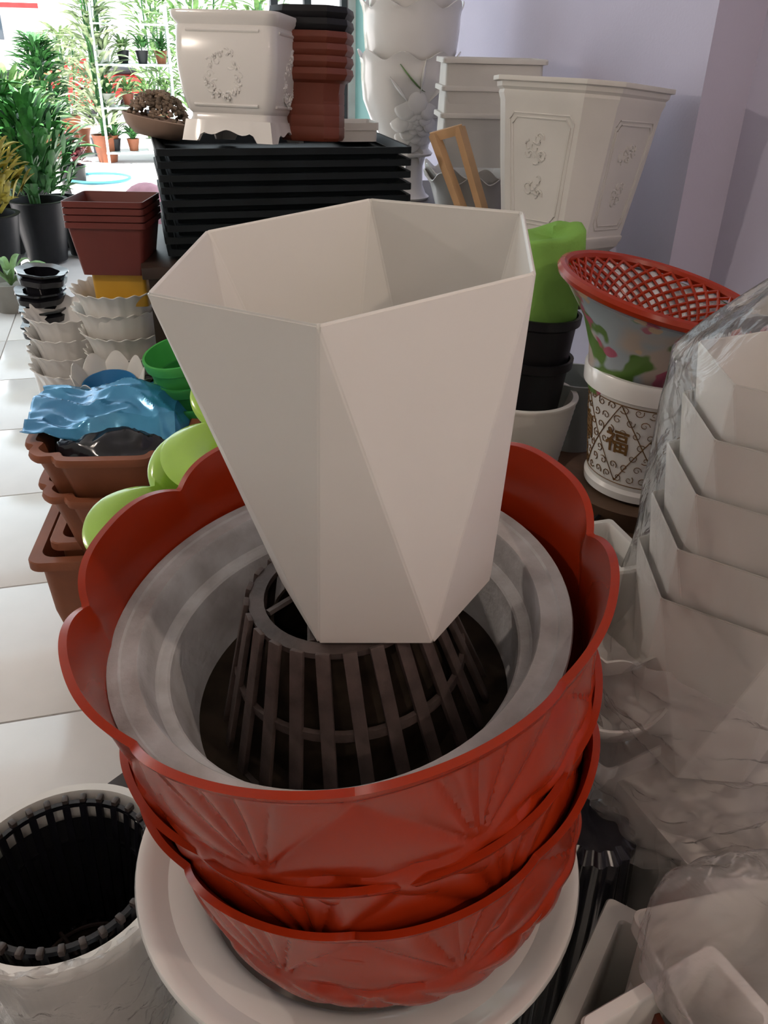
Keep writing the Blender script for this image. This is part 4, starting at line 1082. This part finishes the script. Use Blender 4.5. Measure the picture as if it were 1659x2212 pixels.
# ------------------------------------------------------------------ plants and street behind, at the left
def bush(name, label, loc, R, H, n, m, lw=0.05, ll=0.16, up=0.6, pot=None, potm=None, z0=0.0, stems=0):
    t = thing(name, label, 'plant', loc)
    mb = MB()
    rr = random.Random(sum(ord(c_) for c_ in label))
    for k in range(n):
        a = rr.uniform(0, 2 * pi); q = rr.random() ** 0.5
        zz_ = z0 + (H - z0) * rr.uniform(0.05, 0.95); k_ = sin(pi * min(1, 0.15 + 0.85 * (zz_ - z0) / (H - z0))) ** 0.7
        b = Vector((R * q * k_ * cos(a), R * q * k_ * sin(a), zz_))
        d = Vector((cos(a) * rr.uniform(.3, 1), sin(a) * rr.uniform(.3, 1), up * rr.uniform(.2, 1.6)))
        blade_leaf(mb, b, d, ll * rr.uniform(.6, 1.2), lw * rr.uniform(.6, 1.2), 0.25, 4)
    obj('foliage', mb, m, t, kind='stuff')
    if stems:
        st = MB()
        for k in range(stems):
            a = rr.uniform(0, 6.28); r = R * 0.5 * rr.random()
            st.tube([(r * .3 * cos(a), r * .3 * sin(a), z0 * 0.6), (r * cos(a), r * sin(a), H * 0.95)], 0.012, 6)
        obj('stem', st, M_LEAF, t)
    if pot:
        obj('pot', MB().lathe([(0, 0), (pot * 0.7, 0), (pot, z0), (pot * 1.06, z0 + 0.01), (pot * 0.9, z0 + 0.01), (pot * 0.85, z0 * 0.85), (0, z0 * 0.85)], 32).mesh('pot', 40), potm or M_BLACK, t)
    return t
def fl_at(px, py): # floor point
    d = _fw + _rt * ((px - 829.5) / 1800.0) - _up * ((py - 1106.0) / 1800.0)
    return Vector((0, 0, EYE)) + d * (-EYE / d.z)
# broad fern clump on black pots, far left
for k, (px, py, R, H, lab, m) in enumerate(((105, 560, 0.30, 1.02, 'bushy dark green plant in a black pot nearest the aisle', M_LEAF), (15, 545, 0.36, 1.20, 'tall bushy green plant in a black pot at the left edge', M_LEAF), (70, 520, 0.34, 1.12, 'bushy mid green plant in a black pot behind two others', M_LEAF2), (0, 600, 0.24, 0.86, 'yellow-leaved croton in a black pot at the left edge', M_LEAFY))):
    p = fl_at(px, py)
    bush('potted_shrub', lab, (p.x, p.y, 0), R, H, 420 if k < 3 else 220, m, 0.055, 0.20, 1.2, 0.19, M_BLACK, 0.40, 5)
p = fl_at(75, 470)
for k in range(3):
    q = fl_at(150 - 22 * k, 560 - 18 * k)
    obj('nursery_pot', MB().lathe([(0, 0), (0.10, 0), (0.13, 0.30), (0.14, 0.31), (0.12, 0.31), (0.09, 0.02), (0, 0.02)], 28).mesh('nursery_pot', 40), M_BLACK, loc=(q.x + 0.05, q.y + 0.2, 0), label='black nursery pot by the aisle, %s of three in a row' % ['nearest', 'middle', 'farthest'][k], cat='pot', group='black nursery pots by the aisle')
# strap-leaved seedling at the left edge
p = fl_at(35, 668)
t = thing('strap_plant', 'small strap-leaved plant with arching leaves at the left edge', 'plant', (p.x, p.y, 0))
obj('pot', MB().lathe([(0, 0), (0.10, 0), (0.13, 0.16), (0.14, 0.17), (0.12, 0.17), (0.10, 0.14), (0, 0.14)], 32).mesh('pot', 40), mat('grey_stone', (0.25, 0.23, 0.20), 0.8), t)
for k, (a, L, up) in enumerate(((0.1, 0.42, 1.5), (0.5, 0.36, 2.6), (-0.4, 0.40, 0.9), (2.2, 0.36, 2.2), (3.0, 0.34, 1.2), (1.2, 0.38, 3.2), (-1.2, 0.36, 1.6), (4.0, 0.30, 2.0))):
    mb = MB(); blade_leaf(mb, (0, 0, 0.14), (cos(a), sin(a), up), L, 0.05, 0.55, 9)
    obj('leaf', mb, M_LEAF2, t)
# dark red leafy plant and blue-rimmed basin on the aisle
p = fl_at(172, 470)
bush('potted_shrub', 'small dark red leafy plant in a black pot beside the blue-rimmed basin', (p.x, p.y, 0), 0.10, 0.62, 70, M_LEAFR, 0.05, 0.12, 0.8, 0.11, M_BLACK, 0.42)
p = fl_at(225, 470)
bs = thing('round_basin', 'round white basin with a blue rim standing in the aisle', 'basin', (p.x, p.y, 0))
obj('body', MB().lathe([(0, 0), (0.20, 0), (0.26, 0.32), (0.25, 0.32), (0.19, 0.28), (0, 0.28)], 48).mesh('body', 40), M_WHITE2, bs)
obj('rim', MB().tube([(0.26 * cos(2 * pi * k / 48), 0.26 * sin(2 * pi * k / 48), 0.325) for k in range(48)], 0.014, 8, True), mat('blue_rim', (0.05, 0.25, 0.32), 0.4), bs)
# pink cloth sack beside the trays
p = fl_at(334, 575)
obj('pink_sack', MB().ball((0, 0, 0.28), (0.22, 0.15, 0.28), 24, 14).mesh('pink_sack', 60), M_PINK, loc=(p.x, p.y, 0), label='pale pink sack on the floor beyond the maroon pots', cat='sack')

# outside: shelf rack with pots, vase, bamboo, bushes, van
RK = fl_at(312, 345); RK = Vector((RK.x, RK.y, -0.02))
rk = thing('plant_rack', 'pale metal shelf rack of potted plants outside the shop', 'rack', (RK.x, RK.y, -0.02), (0, 0, PHI))
for sx in (-1, 1):
    for sy in (-1, 1): obj('post', MB().box((0, 0, 0.85), (0.03, 0.03, 1.7)), M_STEEL, rk, loc=(sx * 0.42, sy * 0.18, 0))
for z in (0.12, 0.62, 1.08, 1.5): obj('shelf', MB().box((0, 0, z), (0.88, 0.40, 0.02)), M_STEEL, rk)
rcols = [M_BLACK, M_TERRA, M_WHITEM, M_BRICK, M_WHITEM, M_BLACK]
rn = random.Random(3)
small_pot = MB().lathe([(0, 0), (0.05, 0), (0.075, 0.13), (0.08, 0.14), (0.065, 0.14), (0.045, 0.02), (0, 0.02)], 24).mesh('pot', 40)
for si, z in enumerate((0.13, 0.63, 1.09)):
    for k in range(4):
        x = -0.33 + 0.22 * k
        base = Matrix.Rotation(PHI, 3, 'Z') @ Vector((x, rn.uniform(-.06, .06), 0))
        nm = ['bottom', 'middle', 'top'][si]
        t = thing('shelf_plant', 'potted plant on the %s shelf of the rack, %s from the left' % (nm, ['first', 'second', 'third', 'fourth'][k]), 'plant', (RK.x + base.x, RK.y + base.y, z - 0.0195), group='potted plants on the rack')
        pm = small_pot.copy(); obj('pot', pm, rcols[(si * 2 + k) % 6], t)
        mb = MB()
        for q in range(34):
            a = rn.uniform(0, 6.28); blade_leaf(mb, (0.03 * cos(a), 0.03 * sin(a), 0.13 + rn.uniform(0, .1)), (cos(a), sin(a), rn.uniform(.4, 2.5)), rn.uniform(.12, .26), 0.035, .4, 4)
        obj('foliage', mb, rn.choice((M_LEAF2, M_LEAF3, M_LEAF)), t, kind='stuff')
# tall hanging greenery left of and above the white square pot
for k, (px, Y, H, R, m, lab) in enumerate(((228, 11.2, 2.1, 0.26, M_LEAF3, 'tall pale bamboo clump at the shop front'), (440, 11.8, 2.3, 0.60, M_LEAF2, 'leafy green tree rising behind the white square pot'), (352, 14.6, 2.2, 0.42, M_LEAF2, 'light green shrub behind the plant rack'), (158, 13.6, 1.45, 0.42, M_LEAF3, 'pale yellow-green bush beside the street'), (108, 11.4, 1.35, 0.22, M_LEAF, 'small dark-leaved sapling left of the pale bush'), (570, 10.8, 2.2, 0.42, M_LEAF2, 'broad-leaved green plant above the white pot rim'))):
    p = at(px, 300, Y)
    bush('garden_plant', lab, (p.x, Y, -0.02), R, H, 420, m, 0.06, 0.26, 0.5, 0.16, M_TERRA, 0.30, 7 if k in (0, 4) else 3)
p = fl_at(187, 326)
obj('tall_vase', MB().lathe([(0, 0), (0.075, 0), (0.06, 0.07), (0.065, 0.2), (0.09, 0.28), (0.1, 0.3), (0.08, 0.3), (0, 0.2)], 28).mesh('tall_vase', 40), M_TERRA, loc=(p.x, p.y, -0.02), label='waisted brown clay vase on the sunlit paving', cat='vase')
p = fl_at(218, 332)
obj('round_pot', MB().lathe([(0, 0), (0.075, 0), (0.10, 0.2), (0.105, 0.21), (0.09, 0.21), (0, 0.16)], 28).mesh('round_pot', 40), mat('slate_plastic', (0.10, 0.11, 0.13), 0.5), loc=(p.x, p.y, -0.02), label='dark grey pot on the sunlit paving beside the clay vase', cat='pot')
# street: white van and scooters
VN = Vector((-8.6, 18.0, -0.02))
van = thing('white_van', 'white van parked across the sunlit street', 'van', VN, (0, 0, radians(10)))
obj('body', MB().box((0, 0, 1.05), (4.2, 1.7, 1.5)).mesh('body', bevel=0.12), M_VAN, van)
for x in (-1.4, -0.3, 0.9): obj('side_window', MB().box((x, -0.86, 1.45), (0.85, 0.03, 0.5)).mesh('side_window', bevel=0.01), M_DGLASS, van)
for x in (-1.3, 1.3): obj('wheel', MB().lathe([(0, -0.1), (0.33, -0.1), (0.36, -0.06), (0.36, 0.06), (0.33, 0.1), (0, 0.1)], 28).mesh('wheel', 40), M_BLACK, van, loc=(x, -0.80, 0.36), rot=(radians(90), 0, 0))
obj('red_stripe', MB().box((0, -0.865, 1.75), (4.0, 0.02, 0.08)), M_REDC, van)
def scooter(loc, rz, label):
    t = thing('motor_scooter', label, 'scooter', loc, (0, 0, rz))
    for x in (-0.6, 0.6): obj('wheel', MB().lathe([(0.16, -0.05), (0.24, -0.05), (0.27, 0), (0.24, 0.05), (0.16, 0.05), (0.16, -0.05)], 24).mesh('wheel', 40), M_BLACK, t, loc=(x, 0, 0.27), rot=(radians(90), 0, 0))
    obj('body', MB().ball((0.3, 0, 0.62), (0.5, 0.15, 0.2), 16, 10).box((-0.45, 0, 0.65), (0.12, 0.34, 0.6)).box((-0.1, 0, 0.35), (0.7, 0.25, 0.08)), M_REDC, t)
    obj('seat', MB().ball((0.32, 0, 0.82), (0.42, 0.14, 0.07), 16, 8), M_BLACK, t)
    obj('handlebar', MB().tube([(-0.45, -0.3, 1.0), (-0.5, 0, 1.05), (-0.45, 0.3, 1.0)], 0.02, 8), M_STEEL, t)
p = at(205, 150, 15.5); scooter((p.x, 15.5, -0.02), radians(20), 'red motor scooter parked on the street behind the bamboo')
p = at(190, 150, 17.0); scooter((p.x - 0.5, 17.0, -0.02), radians(150), 'red motor scooter parked farther back near the white van')
slab('outdoor_wall', -20, 12, 22, 22.3, -0.02, 2.6, mat('pale_street_wall', (0.7, 0.72, 0.72), 0.8), kind='structure')
